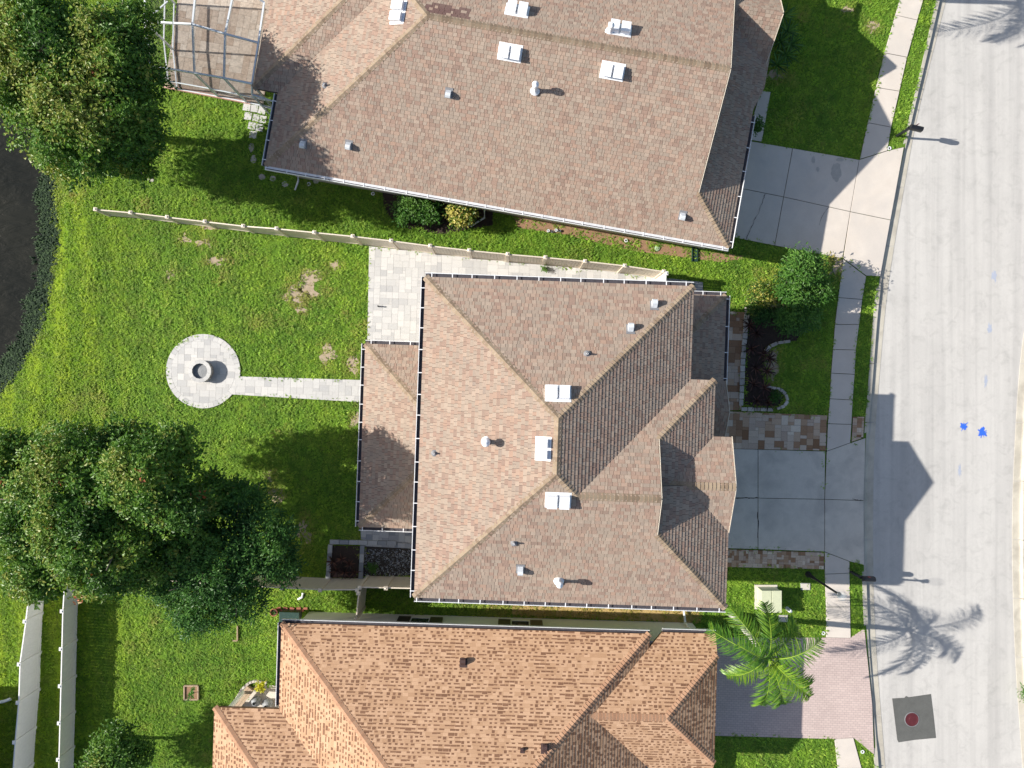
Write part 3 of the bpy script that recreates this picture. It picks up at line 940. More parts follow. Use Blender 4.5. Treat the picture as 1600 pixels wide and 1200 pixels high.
        if hang:
            L = (B - A).length; hm = None; p = start
            while p < L:
                c = A + d * p + o * (W / 2) + Vector((0, 0, 0.012))
                if hm is None:
                    k = MB(); k.box((0, 0, 0), (0.017, W / 2 + 0.03, 0.006)); hm = k.mesh('gutter_hanger', M['white_metal'])
                copy_part(hm, 'gutter_hanger', g, c, math.atan2(d.y, d.x))
                p += step * random.uniform(0.9, 1.1)
        return g
    # ---- roof vents
    def _basis(s, px, py):
        w = s.hit(px, py); n, up = s.normal_at(w)
        return w, n, up, up.cross(n).normalized()
    def _place(s, mb, w, n, up, side):
        mb.v = [tuple(w + side * v[0] + up * v[1] + n * v[2]) for v in mb.v]
    def box_vent(s, px, py, along='eave', w=0.80, d=0.46):
        W, n, up, side = s._basis(px, py)
        if along == 'ridge': side, up = up, side
        e = thing_part('roof_vent', s.root, W)
        b = MB(); b.box((0, 0, 0.018), (w / 2 + 0.07, d / 2 + 0.09, 0.010)); s._place(b, W, n, up, side); b.build('vent_flange', M['vent_white'], e)
        for sg in (-1, 1):
            b = MB(); a0, a1 = sorted((sg * 0.04, sg * w / 2))
            y0, y1 = -d / 2, d / 2
            pts = [(a0, y0, 0.27), (a1, y0, 0.27), (a1, y1, 0.20), (a0, y1, 0.20)]
            b.poly(pts)
            low = [(x, y, 0.02) for x, y, z in pts]
            for i in range(4):
                j = (i + 1) % 4
                b.poly([low[i], low[j], pts[j], pts[i]])
            s._place(b, W, n, up, side); b.build('vent_hood', M['vent_white'], e, bevel=0.012)
    def hood_vent(s, px, py, mat='vent_grey', k=1.0):
        W, n, up, side = s._basis(px, py)
        e = thing_part('exhaust_vent', s.root, W)
        b = MB(); b.box((0, 0.04, 0.016), (0.16 * k, 0.2 * k, 0.006)); s._place(b, W, n, up, side); b.build('vent_flange', M['lead'] if mat != 'vent_brown' else M[mat], e)
        b = MB()
        prof = [(-0.12, 0.02), (-0.13, 0.20), (-0.05, 0.25), (0.06, 0.21), (0.15, 0.02)]
        f = [(-0.10 * k, y * k, z * k) for y, z in prof]; g = [(0.10 * k, y * k, z * k) for y, z in prof]
        b.poly(f); b.poly(list(reversed(g)))
        for i in range(len(prof)):
            j = (i + 1) % len(prof)
            b.poly([g[i], g[j], f[j], f[i]])
        s._place(b, W, n, up, side); b.build('vent_hood', M[mat], e, bevel=0.01)
    def pipe_vent(s, px, py, h=0.25, r=0.04):
        W, n, up, side = s._basis(px, py)
        e = thing_part('plumbing_vent', s.root, W)
        b = MB(); b.lathe((W.x, W.y, W.z), [(0.13, 0.035), (r + 0.03, 0.06), (r + 0.012, 0.12), (r + 0.01, 0.12)], 14); b.build('vent_boot', M['lead'], e)
        b = MB(); b.lathe((W.x, W.y, W.z), [(r, -0.05), (r, h), (r * 0.75, h), (r * 0.75, h - 0.1), (0.001, h - 0.1)], 14); b.build('vent_pipe', M['vent_white'], e, smooth=False)
    def flue(s, px, py, h=0.5, r=0.07):
        W, n, up, side = s._basis(px, py)
        e = thing_part('flue_vent', s.root, W)
        b = MB(); b.lathe((W.x, W.y, W.z), [(0.2, 0.02), (r + 0.05, 0.08), (r, 0.2), (r, h)], 16); b.build('flue_pipe', M['vent_white'], e, smooth=True)
        b = MB(); b.lathe((W.x, W.y, W.z + h - 0.02), [(r * 1.1, 0), (r * 1.75, 0.03), (r * 1.85, 0.14), (r * 1.5, 0.2), (0.001, 0.24)], 16); b.build('flue_cap', M['vent_white'], e, smooth=True)

def thing_part(name, parent, loc):
    o = bpy.data.objects.new(name, None)
    o.empty_display_size = 0.1
    o.location = Vector(loc) - wl(parent)
    put(o, parent); WL[o] = Vector(loc)
    return o

def window(house, c, wdt, hgt, out, shutters=0):
    """window in a wall; c local centre (x,y,z), out local outward axis"""
    f = house.fr; o = f.w(*out); sd = Vector((-o.y, o.x, 0)); C0 = f.w(*c)
    b = MB()
    for sg in (-1, 1):
        b.bar(C0 + sd * (sg * wdt / 2) - Vector((0, 0, hgt / 2)), C0 + sd * (sg * wdt / 2) + Vector((0, 0, hgt / 2)), 0.07, 0.07, o)
        b.bar(C0 - sd * (wdt / 2) + Vector((0, 0, sg * hgt / 2)), C0 + sd * (wdt / 2) + Vector((0, 0, sg * hgt / 2)), 0.068, 0.068, (0, 0, 1))
    b.bar(C0 - sd * (wdt / 2), C0 + sd * (wdt / 2), 0.05, 0.05)
    w = b.build('window', M['vinyl_white'], house.root); WL[w] = wl(house.root)
    b = MB(); b.bar(C0 - sd * (wdt / 2 - 0.02) + o * 0.012, C0 + sd * (wdt / 2 - 0.02) + o * 0.012, 0.02, hgt - 0.05)
    b.build('pane', M['glass'], w)
    if shutters:
        for sg in (-1, 1):
            b = MB(); p = C0 + sd * (sg * (wdt / 2 + 0.30)) + o * 0.03
            b.bar(p - sd * 0.28, p + sd * 0.28, 0.09, hgt + 0.1)
            nsl = 9
            for i in range(nsl):
                z = -hgt / 2 + (i + 0.5) * hgt / nsl
                b.bar(p - sd * 0.19 + o * 0.035 + Vector((0, 0, z)), p + sd * 0.19 + o * 0.035 + Vector((0, 0, z)), 0.03, hgt / nsl * 0.55)
            b.build('shutter', M['brown_panel'], w)

def panel_door(house, c, wdt, hgt, out, nx, nz, name, mat):
    f = house.fr; o = f.w(*out); sd = Vector((-o.y, o.x, 0)); C0 = f.w(*c)
    b = MB(); b.bar(C0 - sd * (wdt / 2), C0 + sd * (wdt / 2), 0.05, hgt)
    d = b.build(name, mat, house.root); WL[d] = wl(house.root)
    pw, ph = wdt / nx, hgt / nz; me = None
    for i in range(nx):
        for j in range(nz):
            b = MB(); p = C0 + sd * (-wdt / 2 + (i + 0.5) * pw) + o * 0.03 + Vector((0, 0, -hgt / 2 + (j + 0.5) * ph))
            b.bar(p - sd * (pw * 0.4), p + sd * (pw * 0.4), 0.02, ph * 0.72)
            b.build('door_panel', mat, d)

# ---- the two-storey house in the middle
def main_house():
    h = House('two_storey_house', 2.0, 'two storey house with pinkish tan hip roof in the middle, above the garage driveway', 'blend', P(880, 690))
    p = 0.40; E = 5.75
    h.plane([[(-3.47, 4), (-3.47, -8.32), (1.69, -3.16), (1.69, -1.16)]], (-3.47, 0), (1, 0), E, p)
    h.plane([[(-3.47, 4), (1.69, -1.16), (6.85, 4)]], (0, 4), (0, -1), E, p)
    h.plane([[(6.85, 4), (1.69, -1.16), (1.69, -3.16), (2.48, -3.95), (6.85, 0.42)]], (6.85, 0), (-1, 0), E, p)
    h.plane([[(-3.47, -8.32), (1.69, -8.32), (1.69, -3.16)], [(1.69, -8.32), (2.48, -8.32), (2.48, -3.95), (1.69, -3.16)],
             [(2.48, -8.32), (5.5, -8.32), (5.5, -3.95), (2.48, -3.95)], [(5.5, -8.32), (8.5, -8.32), (5.5, -5.32)]], (0, -8.32), (0, 1), E, p)
    h.plane([[(2.48, -3.95), (5.5, -3.95), (5.5, -0.93)], [(5.5, -0.93), (5.5, -1.88), (7.8, 0.42), (6.85, 0.42)]], (0, 0.42), (0, -1), E, p)
    h.plane([[(7.8, 0.42), (5.5, -1.88), (5.5, -3.57), (5.97, -3.57), (7.8, -1.74)]], (7.8, 0), (-1, 0), E, p)
    h.plane([[(8.5, -8.32), (5.5, -5.32), (5.5, -3.57), (6.67, -3.57), (8.5, -5.4)]], (8.5, 0), (-1, 0), E, p)
    h.plane([[(7.8, -1.74), (8.50, -1.74), (8.50, -3.57), (5.97, -3.57)]], (0, -1.74), (0, -1), E, p)
    h.plane([[(8.5, -5.4), (8.505, -5.4), (8.50, -3.57), (6.67, -3.57)]], (0, -5.4), (0, 1), E, p)
    # porch and entry gable, low
    h.plane([[(8.93, 4.05), (6.6, 1.72), (6.6, -1.9), (8.93, -1.9)]], (8.93, 0), (-1, 0), 3.0, p)
    h.plane([[(8.93, 4.05), (6.6, 4.05), (6.6, 1.72)]], (0, 4.05), (0, -1), 3.0, p)
    h.plane([[(9.0, 0.45), (9.0, -0.85), (6.6, -0.85), (6.6, 0.45)]], (0, 0.45), (0, -1), 3.05, 0.5)
    h.plane([[(9.0, -0.85), (9.0, -2.15), (6.6, -2.15), (6.6, -0.85)]], (0, -2.15), (0, 1), 3.05, 0.5)
    # back patio roof
    h.plane([[(-6.3, 1.5), (-6.3, -6.3), (-3.05, -3.05), (-3.05, -1.75)]], (-6.3, 0), (1, 0), 2.8, p)
    h.plane([[(-6.3, 1.5), (-3.05, 1.5), (-3.05, -1.75)]], (0, 1.5), (0, -1), 2.8, p)
    h.plane([[(-6.3, -6.3), (-3.05, -6.3), (-3.05, -3.05)]], (0, -6.3), (0, 1), 2.8, p)
    h.cover()
    zr = E + 5.16 * p; zw = E + 4.37 * p
    h.caps((-3.47, 4), (1.69, -1.16), E, zr); h.caps((6.85, 4), (1.69, -1.16), E, zr); h.caps((-3.47, -8.32), (1.69, -3.16), E, zr)
    h.caps((1.69, -1.16), (1.69, -3.16), zr, zr); h.caps((2.48, -3.95), (1.69, -3.16), zw, zr); h.caps((2.48, -3.95), (5.5, -3.95), zw, zw)
    h.caps((7.8, 0.42), (5.5, -1.88), E, E + 2.3 * p); h.caps((8.5, -8.32), (5.5, -5.32), E, E + 3.0 * p)
    h.caps((8.50, -3.57), (5.97, -3.57), E + 1.83 * p, E + 1.83 * p)
    h.caps((8.93, 4.05), (6.6, 1.72), 3.0, 3.0 + 2.33 * p)
    h.caps((-6.3, 1.5), (-3.05, -1.75), 2.8, 2.8 + 3.25 * p); h.caps((-6.3, -6.3), (-3.05, -3.05), 2.8, 2.8 + 3.25 * p)
    h.walls([(-3.05, 6.45, -7.92, 3.6), (6.45, 7.4, -7.92, 0.02), (7.4, 8.12, -7.92, -2.0)], M['stucco'], [E + 0.02, E + 0.05, E + 0.04])
    h.gable(5.46, -5.3, -1.9, E + 0.9, -3.95, zw - 0.02, M['stucco'])
    h.gable(8.3, -5.3, -1.84, E - 0.02, -3.57, E + 1.83 * p - 0.05, M['stucco_w'])
    mb = MB(); q = [h.fr.w(5.5, -3.57, 6.2), h.fr.w(6.67, -3.57, 6.2), h.fr.w(6.67, -3.57, E + 1.83 * p), h.fr.w(5.5, -3.57, E + 3 * p)]
    mb.poly(q); mb.build('step_flashing', M['lead'], h.root)
    h.rake(5.53, -1.88, E + 2.3 * p, -3.95, zw); h.rake(5.53, -5.32, E + 3.0 * p, -3.95, zw)
    h.rake(8.515, -1.74, E, -3.57, E + 1.83 * p); h.rake(8.515, -5.4, E, -3.57, E + 1.83 * p)
    h.rake(9.02, 0.45, 3.05, -0.85, 3.7); h.rake(9.02, -2.15, 3.05, -0.85, 3.7)
    h.gutter((-3.47, -8.32), (-3.47, 4), E, (-1, 0)); h.gutter((-3.47, 4.0), (6.85, 4.0), E, (0, 1)); h.gutter((8.5, -8.32), (-3.47, -8.32), E, (0, -1))
    h.gutter((8.93, 0.3), (8.93, 4.05), 3.0, (1, 0), 1.1); h.gutter((8.93, 4.05), (7.55, 4.05), 3.0, (0, 1), 0.7)
    h.gutter((-6.3, -6.3), (-6.3, 1.5), 2.8, (-1, 0)); h.gutter((-6.3, 1.5), (-3.3, 1.5), 2.8, (0, 1)); h.gutter((-3.3, -6.3), (-6.3, -6.3), 2.8, (0, -1))
    # patio posts and porch column
    for x, y in ((-6.0, 1.2), (-6.0, -2.4), (-6.0, -6.0)):
        b = MB(); b.box((*h.fr.w(x, y).xy, 1.36), (0.09, 0.09, 1.36), h.fr.rz); b.build('patio_post', M['vinyl_white'], h.root)
    for x, y in ((8.6, 3.7), (8.6, 0.2), (8.6, -1.85)):
        b = MB(); b.box((*h.fr.w(x, y).xy, 1.42), (0.16, 0.16, 1.42), h.fr.rz); b.build('porch_column', M['stucco_w'], h.root)
    panel_door(h, (8.15, -5.0, 1.15), 4.9, 2.2, (1, 0), 8, 4, 'garage_door', M['vinyl_white'])
    panel_door(h, (6.48, 0.9, 1.1), 0.95, 2.1, (1, 0), 2, 3, 'front_door', M['brown_panel'])
    for y in (-7.0, -3.6):
        window(h, (8.15, y, 4.5), 1.0, 1.3, (1, 0))
    window(h, (6.48, 2.4, 4.5), 1.2, 1.3, (1, 0)); window(h, (6.48, 2.6, 1.6), 1.2, 1.3, (1, 0))
    for x in (-1.5, 2.5, 5.2): window(h, (x, -7.94, 4.5), 0.9, 1.2, (0, -1)); window(h, (x, 3.62, 4.5), 0.9, 1.2, (0, 1))
    for y in (1.8, -1.0, -4.5): window(h, (-3.07, y, 4.7), 1.0, 1.2, (-1, 0))
    h.box_vent(872, 615); h.box_vent(872, 781); h.box_vent(849, 701, w=0.72, d=0.42)
    for q in ((1022, 476), (985, 513), (813, 890), (1052, 928)): h.hood_vent(*q)
    for q in ((917, 553), (803, 848), (679, 708)): h.pipe_vent(*q, 0.22, 0.035)
    h.flue(760, 690, 0.42, 0.085); h.flue(873, 907, 0.5, 0.07)
    return h
main_h = main_house()

# ---- neighbour at the top of the picture
def north_house():
    h = House('single_storey_house', 10.0, 'long pinkish tan roofed house filling the top edge, turned slightly clockwise', 'blend', P(800, 150))
    p = 0.42; E = 2.9
    h.plane([[(-11.92, 7.3), (6.2, 7.3), (6.2, 13.5), (-5.72, 13.5)], [(6.2, 7.3), (8.05, 7.3), (6.2, 9.15)]], (0, 7.3), (0, 1), E, p)
    h.plane([[(-11.92, 7.3), (-5.72, 13.5), (-7.09, 14.87), (-7.5, 14.87), (-11.92, 10.45)]], (-11.92, 0), (1, 0), E, p)
    h.plane([[(-13, 10.45), (-11.92, 10.45), (-7.0, 15.37), (-7.5, 15.95)]], (0, 10.45), (0, 1), E, p)
    h.plane([[(-13, 10.45), (-7.5, 15.95), (-7.5, 18), (-13, 23.4)]], (-13, 0), (1, 0), E, p)
    h.plane([[(-5.72, 13.5), (6.2, 13.5), (6.2, 19.7), (-11.92, 19.7)]], (0, 19.7), (0, -1), E, p)
    h.plane([[(8.05, 7.3), (6.2, 9.15), (6.2, 17.85), (8.05, 19.7)], [(8.05, 13.2), (8.40, 14.3), (8.40, 15.9), (8.05, 15.9)]], (8.05, 0), (-1, 0), E, p)
    h.plane([[(6.2, 15.3), (8.27, 15.3), (8.27, 16.85), (6.2, 16.85)]], (0, 15.3), (0, 1), 2.78, 0.8)
    h.plane([[(8.27, 16.85), (8.27, 18.4), (6.2, 18.4), (6.2, 16.85)]], (0, 18.4), (0, -1), 2.78, 0.8)
    h.patch = (-5.9, -4.2, 13.72, 14.25)       # a strip of newer maroon shingles by the ridge
    h.cover()
    zr = E + 6.2 * p
    h.caps((-11.92, 7.3), (-5.72, 13.5), E, zr); h.caps((-5.72, 13.5), (6.2, 13.5), zr, zr); h.caps((8.05, 7.3), (6.2, 9.15), E, E + 1.85 * p)
    h.caps((-13, 10.45), (-7.5, 15.95), E, E + 5.5 * p); h.caps((-7.09, 14.87), (-5.72, 13.5), E + 4.83 * p, zr)
    h.walls([(-11.5, 7.7, 7.72, 19.3), (-12.6, -7.5, 10.9, 22.5), (7.7, 8.0, 15.5, 19.1)], M['stucco'], E - 0.03)
    h.gable(6.16, 9.2, 17.8, E + 0.7, 13.5, zr - 0.03, M['stucco'])
    h.gable(8.1, 15.4, 18.3, 2.75, 16.85, 3.95, M['stucco_w'])
    h.rake(6.23, 9.15, E + 1.85 * p, 13.5, zr); h.rake(6.23, 17.85, E + 1.85 * p, 13.5, zr)
    h.rake(8.29, 15.3, 2.78, 16.85, 4.02); h.rake(8.29, 18.4, 2.78, 16.85, 4.02)
    h.gutter((8.05, 7.3), (-11.92, 7.3), E, (0, -1), 0.86, guard=True); h.gutter((-11.92, 7.3), (-11.92, 10.4), E, (-1, 0), 0.9)
    h.gutter((8.05, 7.3), (8.05, 13.0), E, (1, 0), 1.0)
    panel_door(h, (7.74, 10.3, 1.15), 4.9, 2.2, (1, 0), 8, 4, 'garage_door', M['vinyl_white'])
    for x in (-9, -4.5, 0.5, 4.5): window(h, (x, 7.70, 1.6), 1.0, 1.3, (0, -1))
    for q in ((797, 82), (957, 111), (808, 17), (968, 47)): h.box_vent(*q)
    h.box_vent(623, 20)
    for q in ((701, 147), (545, 228), (474, 226), (1066, 338)): h.hood_vent(*q)
    h.pipe_vent(508, 134, 0.22, 0.03); h.flue(836, 142, 0.5, 0.075); h.flue(953, 50, 0.4, 0.06)
    # downspouts against the south wall
    for px, py, ex in ((466, 283, (-5, 14)), (757, 340, (-22, 14))):
        a = P(px, py - 12, 0.5); b = P(px, py, 0.08); c = P(px + ex[0], py + ex[1], 0.06)
        k = MB(); k.tube([a + Vector((0, 0.25, 1.9)), a, b, c], [0.045, 0.045, 0.045, 0.04], 8); k.build('downspout', M['white_metal'], h.root)
    return h
north_h = north_house()

# ---- neighbour at the bottom of the picture
def south_house():
    h = House('sandy_roofed_house', 1.7, 'single storey house with orange tan dashed shingles along the bottom edge', 'tan', P(780, 1150))
    p = 0.42; E = 2.8
    h.plane([[(-9.5, -10.45), (6.17, -10.45), (0.15, -16.47), (-3.48, -16.47)]], (0, -10.45), (0, -1), E, p)
    h.plane([[(-9.5, -10.45), (-3.48, -16.47), (-9.5, -22.5)]], (-9.5, 0), (1, 0), E, p)
    h.plane([[(6.17, -10.45), (0.15, -16.47), (6.17, -22.5)]], (6.17, 0), (-1, 0), E, p)
    h.plane([[(-9.5, -22.5), (-3.48, -16.47), (0.15, -16.47), (6.17, -22.5)]], (0, -22.5), (0, 1), E, p)
    F = 2.55
    h.plane([[(6.77, -10.45), (9.05, -10.45), (9.05, -11.25), (6.75, -13.55), (3.67, -13.55)]], (0, -10.45), (0, -1), F, p)
    h.plane([[(9.05, -11.25), (6.75, -13.55), (9.05, -15.85)]], (9.05, 0), (-1, 0), F + 0.8 * p, p)
    h.plane([[(3.67, -13.55), (6.75, -13.55), (9.05, -15.85), (9.05, -16.65), (6.77, -16.65)]], (0, -16.65), (0, 1), F, p)
    h.plane([[(-12.25, -14.12), (-9.5, -14.12), (-6.02, -17.6), (-8.77, -17.6)]], (0, -14.12), (0, -1), E, p)
    h.plane([[(-12.25, -14.12), (-8.77, -17.6), (-12.25, -21.1)]], (-12.25, 0), (1, 0), E, p)
    h.cover()
    zr = E + 6.02 * p; zf = F + 3.1 * p
    h.caps((-9.5, -10.45), (-3.48, -16.47), E, zr); h.caps((6.17, -10.45), (0.15, -16.47), E, zr); h.caps((-3.48, -16.47), (0.15, -16.47), zr, zr)
    h.caps((9.05, -11.25), (6.75, -13.55), F + 0.8 * p, zf); h.caps((9.05, -15.85), (6.75, -13.55), F + 0.8 * p, zf); h.caps((3.67, -13.55), (6.75, -13.55), zf, zf)
    h.caps((-12.25, -14.12), (-8.77, -17.6), E, E + 3.48 * p)
    h.walls([(-9.1, 5.8, -22.1, -10.85), (5.8, 8.7, -16.3, -10.85)], M['stucco_bright'], [E - 0.02, F - 0.02])
    for x, y in ((-11.9, -14.5), (-11.9, -17.6), (-11.9, -20.7)):
        b = MB(); b.box((*h.fr.w(x, y).xy, 1.35), (0.07, 0.07, 1.36), h.fr.rz); b.build('lanai_post', M['vinyl_white'], h.root)
    h.gutter((-9.5, -10.45), (6.17, -10.45), E, (0, 1), 1.2, False); h.gutter((-9.5, -14.0), (-9.5, -10.45), E, (-1, 0), 0.9, False)
    h.gutter((6.77, -10.45), (9.05, -10.45), F, (0, 1), 1.0, False)
    for x in (-3.85, 0.7):
        window(h, (x, -10.84, 1.35), 0.85, 1.6, (0, 1), shutters=1)
    h.hood_vent(724, 1034, 'vent_brown', 0.95); h.hood_vent(851, 1168, 'vent_brown', 0.95); h.hood_vent(816, 1171, 'vent_brown', 0.5)
    a = h.fr.w(8.3, -10.5, 2.4); b = h.fr.w(8.3, -10.75, 2.1); c = h.fr.w(8.3, -10.75, 0.3); d = h.fr.w(8.25, -10.1, 0.12)
    k = MB(); k.tube([a, b, c, d], [0.05] * 4, 8); k.build('downspout', M['white_metal'], h.root)
    panel_door(h, (8.73, -13.5, 1.1), 4.6, 2.1, (1, 0), 8, 4, 'garage_door', M['vinyl_white'])
    return h
south_h = south_house()

# ---- corner of the house beyond the left fences: only its shadow and downspout end reach the picture
def west_house():
    h = House('house_beyond_fence', 0.0, 'house just off the left edge whose white downspout end shows at the bottom left', 'tan', (-27, -17, 0))
    p = 0.42; E = 2.8
    x0, x1, y0, y1 = -32.6, -24.1, -22.0, -13.75
    m = (y1 - y0) / 2; ym = (y0 + y1) / 2
    h.plane([[(x0, y1), (x1, y1), (x1 - m, ym), (x0 + m, ym)]], (0, y1), (0, -1), E, p)
    h.plane([[(x0, y0), (x0 + m, ym), (x1 - m, ym), (x1, y0)]], (0, y0), (0, 1), E, p)
    h.plane([[(x1, y1), (x1, y0), (x1 - m, ym)]], (x1, 0), (-1, 0), E, p)
    h.plane([[(x0, y1), (x0 + m, ym), (x0, y0)]], (x0, 0), (1, 0), E, p)
    h.cover()
    h.walls([(x0 + 0.4, x1 - 0.4, y0 + 0.4, y1 - 0.4)], M['stucco'], E - 0.02)
    k = MB(); a = P(17, 1092, 0.06)
    k.tube([(x1 - 0.36, a.y - 0.15, 2.6), (x1 - 0.36, a.y - 0.15, 0.2), P(-6, 1098, 0.08), P(6, 1096, 0.08), a], [0.07] * 5, 8)
    k.build('downspout', M['white_metal'], h.root)
west_house()

# ------------------------------------------------------------------ fences
def fence(name, label, pts, heights, mat, panel_mat=None):
    """pts: photo pixels of the post TOPS, heights per post; posts with caps, panels with rails"""
    W = [P(x, y, h) for (x, y), h in zip(pts, heights)]
    t = thing(name, (W[0].x, W[0].y, 0), label, 'fence')
    for w, h in zip(W, heights):
        b = MB(); b.box((w.x, w.y, h / 2), (0.063, 0.063, h / 2), math.atan2(W[-1].y - W[0].y, W[-1].x - W[0].x))
        post = b.build('post', mat, t); WL[post] = wl(t)
        b = MB(); r = math.atan2(W[-1].y - W[0].y, W[-1].x - W[0].x)
        b.box((w.x, w.y, h + 0.012), (0.082, 0.082, 0.014), r)
        n = len(b.v)
        co, si = cos(r), sin(r)
        for x, y in ((-0.07, -0.07), (0.07, -0.07), (0.07, 0.07), (-0.07, 0.07)):
            b.v.append((w.x + x * co - y * si, w.y + x * si + y * co, h + 0.026))
        b.v.append((w.x, w.y, h + 0.065))
        for i in range(4): b.f.append((n + i, n + (i + 1) % 4, n + 4)); b.t.append(0.5)
        b.build('post_cap', mat, post)
    for i in range(len(W) - 1):
        a, c = W[i], W[i + 1]; ha, hc = heights[i] - 0.06, heights[i + 1] - 0.06
        d = Vector((c.x - a.x, c.y - a.y, 0)); L = d.length; d.normalize()
        a2 = Vector((a.x, a.y, 0)) + d * 0.064; c2 = Vector((c.x, c.y, 0)) - d * 0.064
        nrm = Vector((-d.y, d.x, 0))
        # tongue and groove boards, a shallow groove between each (too fine to pick apart from the air)
        b = MB(); nb = max(3, int(L / 0.15)); Lp = (c2 - a2).length / nb
        for k in range(nb):
            f0, f1 = (k + 0.03) / nb, (k + 0.97) / nb
            z0, z1 = ha + (hc - ha) * f0 - 0.08, ha + (hc - ha) * f1 - 0.08
            p0 = a2.lerp(c2, f0); p1 = a2.lerp(c2, f1); o = nrm * 0.011
            q = [p0 - o, p1 - o, p1 + o, p0 + o]
            n = len(b.v)
            b.v.extend([(v.x, v.y, 0.16) for v in q]); b.v.extend([(q[0].x, q[0].y, z0), (q[1].x, q[1].y, z1), (q[2].x, q[2].y, z1), (q[3].x, q[3].y, z0)])
            for f in ((0, 1, 5, 4), (2, 3, 7, 6), (1, 2, 6, 5), (3, 0, 4, 7)): b.f.append(tuple(n + i for i in f)); b.t.append(0.5)
        bo = b.build('panel', panel_mat or mat, t); bo['kind'] = 'stuff'; WL[bo] = wl(t)
        for nm, zz, dz in (('top_rail', None, 0.09), ('bottom_rail', 0.10, 0.14)):
            r_ = MB(); r_.bar(a2 + Vector((0, 0, ha - 0.035 if zz is None else zz)), c2 + Vector((0, 0, hc - 0.035 if zz is None else zz)), 0.05, dz); r_.build(nm, panel_mat or mat, bo)
    return t

NF = [(149, 327), (204, 332), (261, 339), (320, 346), (380, 353), (432, 357), (491, 363), (551, 369), (611, 376), (672, 384), (733, 391), (793, 397), (852, 402), (914, 408), (976, 415), (1037, 424)]
NH = [1.15, 1.15, 1.15, 1.2, 1.35, 1.6, 1.75, 1.83, 1.83, 1.83, 1.83, 1.83, 1.83, 1.83, 1.83, 1.83]
fence('vinyl_fence', 'long almond vinyl fence running from the pond bank along the pale side path', NF, NH, M['vinyl_tan'])
fence('gate_panel', 'short white fence panel closing the side path at its right end', [(1041, 427), (1040, 445)], [1.83, 1.83], M['vinyl_white'])
fence('vinyl_fence', 'shaded beige vinyl fence between the big left tree and the planter beds',
      [(112, 893), (172, 899), (235, 906), (300, 911), (365, 915), (440, 919), (500, 922), (558, 922)], [1.83] * 8, M['vinyl_tan'])
fence('vinyl_fence', 'short beige fence from the fence corner to the back wall of the two storey house', [(562, 918), (603, 919), (648, 920)], [1.83] * 3, M['vinyl_tan'])
fence('vinyl_fence', 'short vinyl fence spur between the middle house fence and the sandy roofed house', [(560, 927), (556, 968)], [1.83] * 2, M['vinyl_tan'])
fence('vinyl_fence', 'white vinyl fence on the right of the pair at the bottom left',
      [(101, 896), (97, 955), (95.5, 1014), (94, 1072), (92.5, 1130), (91, 1187), (90, 1246), (89, 1305)], [1.15] * 8, M['vinyl_white'])
fence('vinyl_fence', 'taller white vinyl fence nearest the bottom left corner',
      [(46, 912), (39, 971), (30, 1038), (28, 1098), (22.5, 1160), (18, 1220), (14, 1280)], [1.15, 1.2, 1.45, 1.45, 1.45, 1.45, 1.45], M['vinyl_white'])

